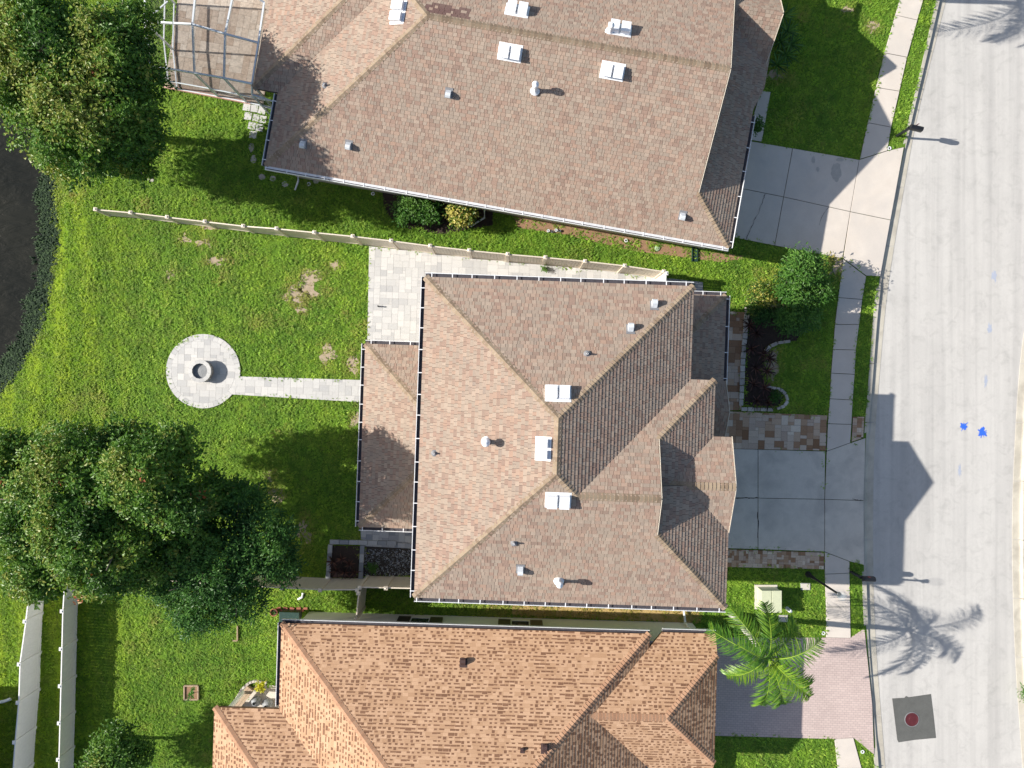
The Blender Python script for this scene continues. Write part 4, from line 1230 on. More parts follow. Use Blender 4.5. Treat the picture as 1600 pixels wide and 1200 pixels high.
# ------------------------------------------------------------------ pool cage
def cage():
    t = thing('screen_enclosure', P(330, 110), 'white framed screen enclosure against the top house at the upper left', 'enclosure')
    ff = Frame(10.0)
    floor = MB(); q = px_poly([(252, 142), (262, 126), (300, -120), (455, -90), (428, 166), (385, 158)])
    q = px_poly([(258, 136), (296, -120), (450, -92), (412, 163)])
    HARD.append(q); floor.prism(ccw(q), -0.1, 0.03)
    deck = structure('pool_deck', floor, M['joint'])
    paver_field(deck, q, M['paver_tan'], radians(-10), 0.30, [(1, 1), (2, 1), (1, 2), (2, 2)], 0.055)
    e = MB(); e.bar(P(256, 135, 0.06), P(392, 161, 0.06), 0.14, 0.14); e.build('brick_edge', M['brick_pink'], deck)
    def J(px, py, h): return P(px, py, h)
    SW = J(236, 103, 2.5); SE = J(394, 131, 2.75); S1 = J(304, 114, 2.6); S2 = J(350, 122, 2.7)
    AW = J(226, 34, 2.65); A1 = J(301, 38, 3.5); A2 = J(352, 53, 3.4); AE = J(404, 67, 2.85)
    BW = J(228, -45, 2.65); B1 = J(309, -42, 3.5); B2 = J(368, -25, 3.4); BE = J(413, 4, 2.85)
    def gz(v): return Vector((v.x, v.y, 0.03))
    beams = [(SW, S1), (S1, S2), (S2, SE), (AW, A1), (A1, A2), (A2, AE), (BW, B1), (B1, B2), (B2, BE), (SW, AW), (AW, BW), (S1, A1), (A1, B1), (S2, A2), (A2, B2), (SE, AE), (AE, BE)]
    for a, b in beams:
        k = MB(); k.bar(a, b, 0.07, 0.09); k.build('beam', M['cage_white'], t)
    k = MB(); k.bar(J(262, 2, 2.6), AW, 0.05, 0.05); k.build('brace', M['cage_white'], t)
    posts = [SW, S1, S2, SE, AW, BW]
    for a in posts:
        k = MB(); k.bar(gz(a), a, 0.08, 0.08); k.build('post', M['cage_white'], t)
    for a, b in ((SW, S1), (S1, S2), (S2, SE), (SW, AW), (AW, BW)):
        for z in (0.09, 0.95):
            k = MB(); k.bar(gz(a) + Vector((0, 0, z)), gz(b) + Vector((0, 0, z)), 0.05, 0.05); k.build('rail', M['cage_white'], t)
        k = MB(); k.poly([gz(a), gz(b), b, a]); k.build('screen_panel', M['screen'], t)
    for q in ((SW, S1, A1, AW), (S1, S2, A2, A1), (S2, SE, AE, A2), (AW, A1, B1, BW), (A1, A2, B2, B1), (A2, AE, BE, B2)):
        k = MB(); k.poly([v + Vector((0, 0, 0.06)) for v in q]); k.build('roof_screen', M['screen_top'], t)
    # small screened entry at the right
    a = J(394, 148, 2.2); b = J(432, 160, 2.2)
    for p0, p1 in ((a, b), (gz(a), a), (gz(b), b), (gz(a) + Vector((0, 0, 1)), gz(b) + Vector((0, 0, 1))), (SE, a)):
        k = MB(); k.bar(p0, p1, 0.07, 0.07); k.build('beam', M['cage_white'], t)
    k = MB(); k.poly([gz(a), gz(b), b, a]); k.build('screen_panel', M['screen'], t)
M['cage_white'] = plain('cage_white', (0.74, 0.78, 0.82), 0.35, 0, 0.04)
M['brick_pink'] = plain('pink_brick_edge', (0.50, 0.30, 0.24), 0.85, 0, 0.15, 12)
M['paver_tan'] = tinted('tan_deck_paver', [(0, (0.38, 0.29, 0.225)), (0.5, (0.46, 0.38, 0.31)), (1, (0.53, 0.46, 0.39))], 0.85, source='random', fine=9, fine_amt=0.5)
cage()

# ------------------------------------------------------------------ plants
ORD = ['first', 'second', 'third', 'fourth', 'fifth', 'sixth', 'seventh', 'eighth', 'ninth', 'tenth', 'eleventh']
def add_leaf(mb, c, n, d, L, Wd, tint, fold=0.25):
    """pointed leaf, two faces folded along the midrib"""
    s = n.cross(d)
    if s.length < 1e-4: s = Vector((1, 0, 0))
    s.normalize(); d = s.cross(n).normalized()
    k = len(mb.v)
    tip = c + d * (L * 0.5); base = c - d * (L * 0.5)
    up = n * (Wd * fold)
    mb.v.extend([tuple(base), tuple(c + s * (Wd / 2) + up), tuple(tip - n * (L * 0.12)), tuple(c - s * (Wd / 2) + up)])
    mb.f.append((k, k + 1, k + 2)); mb.f.append((k, k + 2, k + 3)); mb.t.extend([tint, tint])

def rnd_unit():
    v = rng.normal(size=3); return Vector(v / np.linalg.norm(v))

def crown(lobes, nleaf, L, Wd, tint_fn, spread=0.30, per=14, shell=(0.55, 1.0), floor=0.3, droop=0.35):
    """leaves in sprigs through the outer volume of several lobes (centre, radii)"""
    mb = MB()
    vol = [r[0] * r[1] for c, r in lobes]; tot = sum(vol)
    for (c, r), v in zip(lobes, vol):
        ns = int(nleaf * v / tot / per)
        for _ in range(ns):
            u = rnd_unit()
            if u.z < -0.3 and random.random() < 0.75: u.z = -u.z
            k = random.uniform(*shell) * (0.82 + 0.30 * noise.noise(Vector((u.x * 2.3 + c.x, u.y * 2.3 + c.y, u.z * 2.3))))
            sc = Vector((c.x + u.x * r[0] * k, c.y + u.y * r[1] * k, c.z + u.z * r[2] * k))
            if sc.z < floor: continue
            hue = tint_fn(u, k, sc)
            ax = (u + Vector((0, 0, 0.5)) + rnd_unit() * 0.5).normalized()
            for j in range(per):
                off = rnd_unit() * (spread * random.uniform(0.2, 1.0))
                p = sc + off + ax * random.uniform(-0.1, 0.12)
                d = (off.normalized() + ax * 0.35 + rnd_unit() * 0.35 - Vector((0, 0, droop * random.random()))).normalized()
                n = (Vector((0, 0, 1)) * 0.9 + u * 0.4 + rnd_unit() * 0.75).normalized()
                s = random.uniform(0.7, 1.25)
                add_leaf(mb, p, n, d, L * s, Wd * s, min(0.985 if hue < 1.1 else 1, max(0, hue + random.gauss(0, 0.10))))
    return mb

def tree(name, label, cat, base, lobes, nleaf, L, Wd, mat, tint_fn, trunk_r=0.16, group=None, **kw):
    t = thing(name, base, label, cat, group)
    b = MB(); base = Vector(base)
    top = sum((c for c, r in lobes), Vector()) / len(lobes)
    fork = base.lerp(Vector((base.x * 0.7 + top.x * 0.3, base.y * 0.7 + top.y * 0.3, max(0.4, top.z * 0.55))), 1.0)
    mid = base.lerp(fork, 0.5) + Vector((random.uniform(-.08, .08), random.uniform(-.08, .08), 0))
    b.tube([base - Vector((0, 0, 0.1)), base + Vector((0, 0, 0.12)), mid, fork], [trunk_r * 1.6, trunk_r * 1.15, trunk_r, trunk_r * 0.8], 9)
    b.build('trunk', M['bark'], t, smooth=True)
    for c, r in lobes:
        for _ in range(3):
            e = c + Vector((random.uniform(-.6, .6) * r[0], random.uniform(-.6, .6) * r[1], random.uniform(-.1, .75) * r[2]))
            m = fork.lerp(e, 0.5) + Vector((random.uniform(-.2, .2), random.uniform(-.2, .2), random.uniform(0, .25)))
            b = MB(); b.tube([fork - Vector((0, 0, .1)), m, e], [trunk_r * 0.55, trunk_r * 0.32, trunk_r * 0.08], 6)
            b.build('limb', M['bark'], t, smooth=True)
    crown(lobes, nleaf, L, Wd, tint_fn, **kw).build('crown', mat, t)
    return t

def lobe(px, py, h, rpx, rz, ry=None):
    c = P(px, py, h); k = S * (1 - h / HC)
    return (c, (rpx * k, (ry or rpx) * k, rz))

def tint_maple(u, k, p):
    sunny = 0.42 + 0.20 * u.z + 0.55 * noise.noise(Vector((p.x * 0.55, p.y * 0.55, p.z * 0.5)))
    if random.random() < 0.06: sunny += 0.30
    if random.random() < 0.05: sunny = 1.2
    sunny += 0.08 - (0.05 if u.x > 0 else -0.14)  # sunlight painted into the tint: leaves on the sun side are lighter
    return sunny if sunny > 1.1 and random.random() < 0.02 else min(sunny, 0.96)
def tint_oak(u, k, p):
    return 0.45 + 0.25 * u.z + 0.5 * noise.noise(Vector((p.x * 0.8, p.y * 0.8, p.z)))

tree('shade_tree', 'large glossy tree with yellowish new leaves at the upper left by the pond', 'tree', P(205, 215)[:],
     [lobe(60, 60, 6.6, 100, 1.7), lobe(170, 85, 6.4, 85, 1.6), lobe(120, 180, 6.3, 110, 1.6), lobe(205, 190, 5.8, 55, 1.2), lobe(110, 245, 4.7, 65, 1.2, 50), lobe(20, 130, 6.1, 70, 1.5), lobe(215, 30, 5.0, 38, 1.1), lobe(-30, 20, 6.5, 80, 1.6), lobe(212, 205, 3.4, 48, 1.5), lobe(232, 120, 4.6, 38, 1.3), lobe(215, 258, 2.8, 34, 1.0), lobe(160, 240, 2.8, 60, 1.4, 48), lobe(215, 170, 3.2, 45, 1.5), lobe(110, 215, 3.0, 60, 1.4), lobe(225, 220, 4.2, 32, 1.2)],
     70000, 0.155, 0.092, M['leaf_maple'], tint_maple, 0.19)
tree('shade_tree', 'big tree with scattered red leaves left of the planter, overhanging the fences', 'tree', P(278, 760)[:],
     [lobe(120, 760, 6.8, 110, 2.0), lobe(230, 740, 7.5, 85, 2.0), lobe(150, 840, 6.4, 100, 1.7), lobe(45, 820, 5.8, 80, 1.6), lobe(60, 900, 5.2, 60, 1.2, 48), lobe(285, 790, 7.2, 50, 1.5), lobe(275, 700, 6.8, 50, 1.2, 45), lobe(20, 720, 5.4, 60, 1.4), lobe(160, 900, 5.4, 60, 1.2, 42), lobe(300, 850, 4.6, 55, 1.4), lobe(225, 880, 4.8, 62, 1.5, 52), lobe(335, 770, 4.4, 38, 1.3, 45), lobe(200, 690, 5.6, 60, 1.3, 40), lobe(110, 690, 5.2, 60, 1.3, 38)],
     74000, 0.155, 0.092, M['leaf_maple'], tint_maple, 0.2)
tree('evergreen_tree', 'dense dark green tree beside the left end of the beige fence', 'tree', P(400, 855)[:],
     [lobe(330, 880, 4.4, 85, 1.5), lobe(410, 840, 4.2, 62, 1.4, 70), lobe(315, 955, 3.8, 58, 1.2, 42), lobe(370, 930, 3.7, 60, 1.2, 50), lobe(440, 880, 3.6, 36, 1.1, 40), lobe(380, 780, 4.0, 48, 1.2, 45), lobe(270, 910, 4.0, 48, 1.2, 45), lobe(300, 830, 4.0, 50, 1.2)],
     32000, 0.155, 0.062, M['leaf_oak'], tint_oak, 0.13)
tree('small_tree', 'small round tree at the bottom edge beside the left fences', 'tree', P(205, 1150)[:],
     [lobe(180, 1165, 2.2, 45, 1.2), lobe(160, 1195, 2.0, 40, 1.0), lobe(215, 1180, 1.9, 28, 0.9)],
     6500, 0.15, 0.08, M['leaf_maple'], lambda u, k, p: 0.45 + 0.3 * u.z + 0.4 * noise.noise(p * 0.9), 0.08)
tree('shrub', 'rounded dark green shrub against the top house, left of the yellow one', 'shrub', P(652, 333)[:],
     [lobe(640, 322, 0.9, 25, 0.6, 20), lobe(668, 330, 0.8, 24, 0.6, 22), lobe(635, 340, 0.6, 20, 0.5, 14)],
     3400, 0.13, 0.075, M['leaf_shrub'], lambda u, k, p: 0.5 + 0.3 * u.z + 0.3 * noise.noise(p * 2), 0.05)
tree('shrub', 'yellow variegated shrub beside the gutter of the top house', 'shrub', P(722, 340)[:],
     [lobe(722, 336, 0.85, 27, 0.6, 22)],
     1900, 0.13, 0.085, M['leaf_yellow'], lambda u, k, p: random.gauss(0.58, 0.28) + 0.15 * u.z, 0.04)
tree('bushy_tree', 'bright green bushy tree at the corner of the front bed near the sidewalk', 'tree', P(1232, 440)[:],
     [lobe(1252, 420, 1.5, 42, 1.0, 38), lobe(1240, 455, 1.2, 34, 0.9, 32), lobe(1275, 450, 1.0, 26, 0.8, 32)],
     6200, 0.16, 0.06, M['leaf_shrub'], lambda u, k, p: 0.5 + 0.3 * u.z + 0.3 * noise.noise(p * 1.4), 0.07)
tree('shrub', 'yellow speckled shrub at the top corner of the stone edged bed', 'shrub', P(1188, 462)[:],
     [lobe(1190, 458, 0.8, 26, 0.5, 22), lobe(1175, 480, 0.5, 14, 0.35, 14)],
     1700, 0.12, 0.06, M['leaf_yellow'], lambda u, k, p: random.gauss(0.40, 0.25) + 0.1 * u.z, 0.03)
tree('shrub', 'shaded dark green shrub below the bushy tree in the front bed', 'shrub', P(1235, 500)[:],
     [lobe(1235, 500, 0.8, 36, 0.6, 28), lobe(1190, 492, 0.5, 20, 0.4, 16), lobe(1262, 495, 0.7, 22, 0.5, 25)],
     3600, 0.14, 0.055, M['leaf_oak'], tint_oak, 0.05)
tree('lime_plant', 'bright lime yellow plant in the side yard of the sandy roofed house', 'plant', P(407, 1076)[:],
     [lobe(407, 1072, 0.5, 9, 0.25)], 260, 0.10, 0.06, M['leaf_lime'], lambda u, k, p: 0.5 + 0.4 * u.z, 0.02, floor=0.05, spread=0.12)
tree('shrub', 'tuft of shrub poking in from the right edge by the far kerb', 'shrub', P(1612, 1083)[:],
     [lobe(1612, 1083, 0.7, 16, 0.5, 18)], 700, 0.14, 0.04, M['leaf_oak'], lambda u, k, p: 0.7, 0.03)
tree('small_shrub', 'small green shrub in the pebble bed beside the planter', 'shrub', P(583, 888)[:],
     [lobe(583, 886, 0.3, 10, 0.22)], 420, 0.10, 0.04, M['leaf_shrub'], lambda u, k, p: 0.5, 0.02, floor=0.04, spread=0.12)
tree('small_shrub', 'small leafy plant inside the loop of edging stones', 'shrub', P(1212, 620)[:],
     [lobe(1212, 620, 0.25, 10, 0.2)], 420, 0.10, 0.05, M['leaf_shrub'], lambda u, k, p: 0.4, 0.02, floor=0.04, spread=0.12)
tree('weed', 'weed sprouting at the foot of the almond fence on the pale path', 'plant', P(851, 420)[:],
     [lobe(851, 420, 0.15, 5, 0.12)], 150, 0.10, 0.035, M['leaf_shrub'], lambda u, k, p: 0.9, 0.01, floor=0.03, spread=0.08)
tree('sapling', 'thin sapling in the square bed on the lower left lawn', 'tree', P(300, 1081)[:],
     [lobe(300, 1082, 1.0, 9, 0.4)], 120, 0.10, 0.05, M['leaf_oak'], tint_oak, 0.02, floor=0.3, spread=0.1)
tree('climbing_plant', 'leafy climber spilling past the gutter over the narrow front walk of the top house', 'plant', P(1165, 195)[:],
     [lobe(1183, 195, 1.6, 8, 0.6, 14)], 420, 0.10, 0.05, M['leaf_shrub'], lambda u, k, p: 0.5, 0.02, spread=0.12)

def blade(mb, p, d, L, w, tint, droop, seg=4):
    """arching strap leaf"""
    s = d.cross(Vector((0, 0, 1)))
    if s.length < 1e-3: s = Vector((1, 0, 0))
    s.normalize()
    k = len(mb.v); q = p.copy(); dd = d.copy()
    for i in range(seg + 1):
        f = i / seg; ww = w * (0.55 + 0.9 * f) * (1 - f) ** 0.7 if f > 0 else w * 0.45
        mb.v.append(tuple(q - s * ww / 2)); mb.v.append(tuple(q + s * ww / 2))
        q = q + dd * (L / seg); dd = (dd - Vector((0, 0, droop / seg))).normalized()
    for i in range(seg):
        mb.f.append((k + 2 * i, k + 2 * i + 1, k + 2 * i + 3, k + 2 * i + 2)); mb.t.append(tint)

def rosette(name, label, group, px, py, L, n, mat, w=0.06, z=0.02, stemh=0.1):
    b0 = P(px, py); b0.z = z
    t = thing(name, b0, label, 'plant', group)
    b = MB(); b.tube([b0, b0 + Vector((0, 0, stemh))], [0.03, 0.02], 6); b.build('stem', M['bark'], t)
    for i in range(n):
        a = i * 2.399 + random.uniform(-.2, .2); el = 0.15 + 1.0 * i / n
        d = Vector((cos(a) * cos(el), sin(a) * cos(el), sin(el)))
        b = MB(); blade(b, b0 + Vector((0, 0, stemh)), d, L * random.uniform(0.8, 1.1), w, random.random(), 0.7)
        b.build('leaf', mat, t)
    return t

bed = [(1180, 520), (1172, 545), (1190, 553), (1178, 575), (1196, 580), (1175, 600), (1192, 606), (1180, 626), (1198, 628), (1170, 508), (1200, 560)]
bed.sort(key=lambda q: q[1])
for i, (x, y) in enumerate(bed):
    rosette('spiky_plant', ORD[i] + ' burgundy spiky plant from the top of the front mulch bed', 'burgundy plants in the front bed', x, y, 0.5, 20, M['leaf_red'], 0.075)
for i, (x, y) in enumerate(((522, 876), (527, 890), (535, 872), (540, 893), (548, 880), (555, 893))):
    rosette('bromeliad', ORD[i] + ' reddish strap leaved plant from the left in the square planter', 'reddish plants in the planter', x, y, 0.36, 14, M['leaf_red'], 0.09, 0.1)
for i, (x, y) in enumerate(((1222, 28), (1228, 52), (1217, 68), (1234, 72), (1226, 88), (1212, 104))):
    rosette('fern', ORD[i] + ' shaded fern from the top along the front wall of the top house', 'ferns along the top house', x, y, 0.7, 22, M['leaf_oak'], 0.09)

def palm(name, label, base, h, lean, nf, L, start=0.0):
    t = thing(name, base, label, 'palm')
    base = Vector(base); top = base + Vector((lean[0], lean[1], h))
    b = MB(); pts = [base.lerp(top, f) + Vector((0, 0, 0)) for f in np.linspace(0, 1, 9)]
    b.tube(pts, [0.19, 0.155, 0.14, 0.135, 0.13, 0.128, 0.125, 0.11, 0.09], 12); b.build('trunk', M['palm_bark'], t, smooth=True)
    b = MB(); b.tube([top - Vector((0, 0, 0.5)), top + Vector((0, 0, 0.25))], [0.11, 0.07], 10); b.build('crownshaft', M['leaf_palm'], t, smooth=True)
    for i in range(nf):
        young = i >= nf - 3
        a = start + i * 2.399 + random.uniform(-0.45, 0.45)
        el = random.uniform(0.05, 0.8) if not young else random.uniform(0.9, 1.2)
        d = Vector((cos(a) * cos(el), sin(a) * cos(el), sin(el)))
        q = top.copy() + Vector((0, 0, 0.1)); mb = MB(); seg = 16; LL = L * random.uniform(0.78, 1.1); rach = [q.copy()]; dirs = [d.copy()]
        for k in range(seg):
            q = q + d * (LL / seg); d = (d - Vector((0, 0, 0.105 + 0.03 * k / seg))).normalized(); rach.append(q.copy()); dirs.append(d.copy())
        mb.tube(rach, [0.028 * (1 - k / (seg + 2)) + 0.005 for k in range(seg + 1)], 5, 0.9)
        bias = random.uniform(-0.12, 0.12)
        for k in range(52):
            f = 0.10 + 0.90 * k / 51; x = f * seg; i0 = min(seg - 1, int(x)); p = rach[i0].lerp(rach[i0 + 1], x - i0); dd = dirs[i0]
            sd = dd.cross(Vector((0, 0, 1))).normalized(); up = sd.cross(dd)
            ll = LL * 0.30 * (math.sin(pi * (0.12 + 0.80 * f)) ** 0.7)
            for sg in (-1, 1):
                ld = (sd * sg * 0.95 + dd * random.uniform(0.35, 0.75) + up * random.uniform(0.0, 0.45)).normalized()
                blade(mb, p, ld, ll * random.uniform(0.7, 1.15), 0.052, min(1, max(0, 0.48 + 2.2 * bias + random.gauss(0, 0.22))), 1.1, 3)
        mb.build('frond', M['leaf_palm'], t)
    return t
pb = P(1143, 960); pt = P(1200, 1027, 4.6)
palm('palm_tree', 'bright green palm with a pale leaning trunk over the pink brick driveway', pb, 4.6, (pt.x - pb.x, pt.y - pb.y), 11, 2.55, 0.3)
pq = P(1284, -10)
palm('palm_tree', 'palm beyond the top edge casting the feathery shadow on the road', pq, 5.0, (0.2, 0.2), 13, 2.7, 1.1)

# ------------------------------------------------------------------ beds, edging, planter
def sheet(name, q, mat, z=0.012, hard=True):
    w = ccw(px_poly(q))
    if hard: HARD.append(w)
    mb = MB(); mb.poly([(x, y, z) for x, y in w])
    return structure(name, mb, mat)

def blob(cx, cy, rx, ry, n=18, rough=0.35, seed=0):
    return [(cx + rx * cos(2 * pi * k / n) * (1 + rough * noise.noise((cos(2 * pi * k / n) * 1.5 + seed * 7.1, sin(2 * pi * k / n) * 1.5, seed))), cy + ry * sin(2 * pi * k / n) * (1 + rough * noise.noise((cos(2 * pi * k / n) * 1.5, sin(2 * pi * k / n) * 1.5 + 9, seed)))) for k in range(n)]

def edging(name, label, pts, L=0.26, w=0.15, h=0.11):
    """row of separate stones along a photo-pixel polyline"""
    P3 = [P(x, y) for x, y in pts]
    t = thing(name, P3[0], label, 'edging')
    for a, b in zip(P3[:-1], P3[1:]):
        d = b - a; n = max(1, round(d.length / L)); rz = math.atan2(d.y, d.x)
        for k in range(n):
            c = a.lerp(b, (k + 0.5) / n)
            m = MB(); hl = d.length / n / 2 * random.uniform(0.86, 0.95); hw = w / 2 * random.uniform(0.85, 1.1); hh = h * random.uniform(0.9, 1.1)
            m.box((c.x, c.y, hh / 2), (hl, hw, hh / 2), rz + random.uniform(-.05, .05)); m.build('stone', M['stone'], t, bevel=0.018)
    return t

sheet('mulch_bed', [(1166, 486), (1218, 478), (1255, 505), (1246, 532), (1214, 535), (1197, 550), (1193, 575), (1193, 600), (1212, 607), (1226, 618), (1224, 634), (1163, 634)], M['mulch'])
edging('stone_edging', 'straight row of pale stones between the entry path and the mulch bed', [(1167, 480), (1160, 560), (1157, 634)], 0.30, 0.22)
edging('stone_edging', 'pale stone row along the lower end of the mulch bed', [(1157, 639), (1207, 640)], 0.30, 0.18)
edging('stone_edging', 'curved row of pale stones at the middle of the front lawn', [(1195, 549), (1203, 541), (1214, 536), (1234, 533)], 0.34, 0.15)
edging('stone_edging', 'loop of pale stones around the small leafy plant in the front bed', [(1193, 604), (1205, 606), (1218, 608), (1227, 616), (1230, 626), (1225, 634), (1213, 639)], 0.24, 0.14)
edging('stone_edging', 'rough stone edging around the side patio of the sandy roofed house', [(367, 1096), (380, 1075), (390, 1066), (400, 1063), (418, 1066)], 0.2, 0.12, 0.15)
sheet('side_yard_bed', [(598, 296), (770, 322), (770, 352), (690, 366), (640, 358), (600, 335)], M['mulch'])
sheet('side_yard_dirt', [(800, 332), (900, 350), (990, 372), (1100, 393), (1180, 402), (1130, 410), (990, 392), (880, 366), (810, 356)], M['clay'], hard=False)
M['straw'] = mottled('straw_litter', (0.34, 0.22, 0.085), (0.52, 0.38, 0.16), 6.0, 0.95, 30, 0.5, 0.5)
sheet('straw_strip', [(800, 938), (1092, 952), (1092, 974), (800, 960)], M['straw'], 0.010, hard=False)
sheet('planter_soil', [(519, 852), (563, 853), (560, 903), (516, 902)], M['mulch'], 0.06)
sheet('pebble_ground', [(570, 853), (665, 857), (665, 900), (566, 900)], M['joint'], 0.03)

def planter():
    t = thing('planter_border', P(540, 870), 'pale block border around the square planter beside the fence', 'planter border')
    for a, b in (((516, 846), (620, 848)), ((517, 850), (513, 906)), ((567, 851), (564, 906)), ((622, 851), (645, 852))):
        A, B = P(*a), P(*b); d = B - A; n = max(2, round(d.length / 0.42))
        for k in range(n):
            p0 = A.lerp(B, (k + 0.02) / n); p1 = A.lerp(B, (k + 0.98) / n)
            m = MB(); m.bar(p0 + Vector((0, 0, 0.06)), p1 + Vector((0, 0, 0.06)), 0.2, 0.14); m.build('block', M['paver_grey'], t, bevel=0.008)
planter()

def pebbles():
    mb = MB()
    for _ in range(1500):
        x = random.uniform(570, 662); y = random.uniform(858, 899)
        if random.random() < 0.4 * (1 + noise.noise((x * 0.06, y * 0.06, 0))): continue
        c = P(x, y); r = random.uniform(0.015, 0.038)
        n = len(mb.v)
        mb.v.extend([(c.x + r, c.y, 0.035), (c.x, c.y + r * .8, 0.035), (c.x - r, c.y, 0.035), (c.x, c.y - r * .8, 0.035), (c.x + r * .2, c.y, 0.035 + r * .8)])
        for i in range(4): mb.f.append((n + i, n + (i + 1) % 4, n + 4)); mb.t.append(random.random() ** 2)
    o = mb.build('pebbles', M['pebble']); tag(o, 'blue grey pebbles in the shaded bed next to the planter', 'pebbles', kind='stuff')
M['pebble'] = tinted('pebble', [(0, (0.13, 0.16, 0.20)), (0.6, (0.28, 0.31, 0.35)), (1, (0.75, 0.75, 0.72))], 0.7, bumps=0)
pebbles()

# bare sandy spots in the lawns
SPOTS = [(487, 447, 20, 15), (462, 462, 14, 10), (470, 484, 8, 6), (523, 414, 7, 4), (553, 566, 9, 14), (512, 553, 9, 12), (558, 657, 7, 13), (266, 428, 6, 8), (322, 380, 9, 6), (338, 408, 13, 6), (287, 373, 6, 6), (325, 353, 12, 6), (420, 742, 8, 5), (432, 770, 10, 9), (475, 832, 8, 18),
         (1362, 42, 9, 6), (1325, 15, 8, 5), (1212, 117, 14, 7), (1306, 415, 10, 14), (1206, 565, 8, 25), (1216, 480, 12, 10)]
for i, (x, y, a, b) in enumerate(SPOTS):
    mb = MB(); w = ccw(px_poly(blob(x, y, a * 1.15, b * 1.15, 26, 1.5, i)))
    mb.poly([(p[0], p[1], 0.008) for p in w])
    structure('bare_soil', mb, M['soil'])

# ------------------------------------------------------------------ stepping stones, small things
STEP = ['top row, left', 'top row, middle', 'top row, right', 'second row, left', 'second row, middle', 'second row, right', 'third row, left', 'third row, right', 'lone one at the bottom']
FLAG = ['just below the square stones', 'second below the square stones', 'left of the roof corner', 'under the roof corner', 'just left of the white downspout', 'right of the white downspout', 'alone under the big upper left tree']
for k, (x, y) in enumerate([(386, 168), (398, 170), (410, 173), (388, 182), (401, 185), (411, 187), (394, 197), (406, 200), (396, 211)]):
    c = P(x, y); b = MB(); b.box((0, 0, 0), (0.165, 0.165, 0.025), radians(-10 + random.uniform(-4, 4)))
    o = bpy.data.objects.new('stepping_stone', b.mesh('stepping_stone', M['paver'])); o.location = (c.x, c.y, 0.03); put(o)
    tag(o, 'square stepping stone outside the screen enclosure, ' + STEP[k], 'paving stone', 'square stepping stones')
for k, (x, y) in enumerate([(393, 230), (397, 249), (410, 277), (427, 279), (446, 288), (494, 283), (236, 281)]):
    w = ccw(px_poly(blob(x, y, 5, 7 if k < 2 else 4.5, 7, 0.5, k + 40)))
    b = MB(); b.prism(w, -0.02, 0.045); o = b.build('flagstone', M['stone'])
    tag(o, 'irregular pale flagstone ' + FLAG[k], 'flagstone', 'irregular flagstones')

def mailbox(px, py, rz, label):
    b0 = P(px, py); t = thing('mailbox', b0, label, 'mailbox')
    b = MB(); b.box((b0.x, b0.y, 0.55), (0.05, 0.05, 0.57)); b.build('post', M['black_metal'], t)
    d = Vector((cos(rz), sin(rz), 0)); s = Vector((-d.y, d.x, 0)); c = b0 + Vector((0, 0, 1.12)) + d * 0.10
    b = MB(); b.bar(b0 - d * 0.1 + Vector((0, 0, 1.08)), b0 + d * 0.42 + Vector((0, 0, 1.08)), 0.06, 0.06); b.build('arm', M['black_metal'], t)
    b = MB(); prof = [(-0.11, 0), (0.11, 0), (0.11, 0.12)] + [(0.11 * cos(a), 0.12 + 0.11 * sin(a)) for a in np.linspace(0.3, pi - 0.3, 7)] + [(-0.11, 0.12)]
    f = [c - d * 0.14 + s * x + Vector((0, 0, z)) for x, z in prof]; g = [c + d * 0.40 + s * x + Vector((0, 0, z)) for x, z in prof]
    b.poly(f); b.poly(list(reversed(g)))
    for i in range(len(prof)):
        j = (i + 1) % len(prof); b.poly([g[i], g[j], f[j], f[i]])
    b.build('box', M['black_metal'], t)
    b = MB(); b.bar(c + d * 0.4 + Vector((0, 0, 0.02)), c + d * 0.4 + Vector((0, 0, 0.2)), 0.17, 0.02, d); b.build('door', M['lead'], t)
    b = MB(); b.bar(c + s * 0.12 + d * 0.1 + Vector((0, 0, 0.1)), c + s * 0.12 + d * 0.1 + Vector((0, 0, 0.3)), 0.02, 0.05); b.build('flag', M['maroon'], t)
mailbox(1401, 213, radians(-14), 'black mailbox on a post by the kerb near the top house driveway')
mailbox(1329, 893, radians(-3), 'black mailbox on a post in the grass strip below the garage driveway')

def lamp_post():
    b0 = P(1262, 897); t = thing('lamp_post', b0, 'thin black lamp post with clear globe on the small lawn by the sidewalk', 'lamp post')
    b = MB(); b.lathe(b0, [(0.14, 0), (0.14, 0.1), (0.09, 0.16), (0.075, 0.7), (0.05, 0.8), (0.045, 3.0), (0.06, 3.05), (0.10, 3.15), (0.10, 3.18), (0.001, 3.18)], 12); b.build('pole', M['black_metal'], t, smooth=True)
    b = MB()
    b.bar(b0 + Vector((-0.22, 0.12, 2.95)), b0 + Vector((0.22, -0.12, 2.95)), 0.03, 0.03); b.build('ladder_rest', M['black_metal'], t)
    b = MB(); b.lathe(b0 + Vector((0, 0, 3.18)), [(0.08, 0), (0.17, 0.12), (0.2, 0.26), (0.15, 0.40), (0.04, 0.47), (0.001, 0.48)], 18); b.build('globe', M['globe'], t, smooth=True)
def globe_mat():
    m, nt, b = new_mat('clear_globe')
    b.inputs['Base Color'].default_value = (0.6, 0.7, 0.75, 1); b.inputs['Roughness'].default_value = 0.3; b.inputs['Specular IOR Level'].default_value = 0.1
    tr = N(nt, 'ShaderNodeBsdfTransparent'); ms = N(nt, 'ShaderNodeMixShader'); ms.inputs[0].default_value = 0.09
    nt.links.new(tr.outputs[0], ms.inputs[1]); nt.links.new(b.outputs[0], ms.inputs[2]); nt.links.new(ms.outputs[0], nt.nodes['Material Output'].inputs[0])
    return m
M['globe'] = globe_mat()
lamp_post()

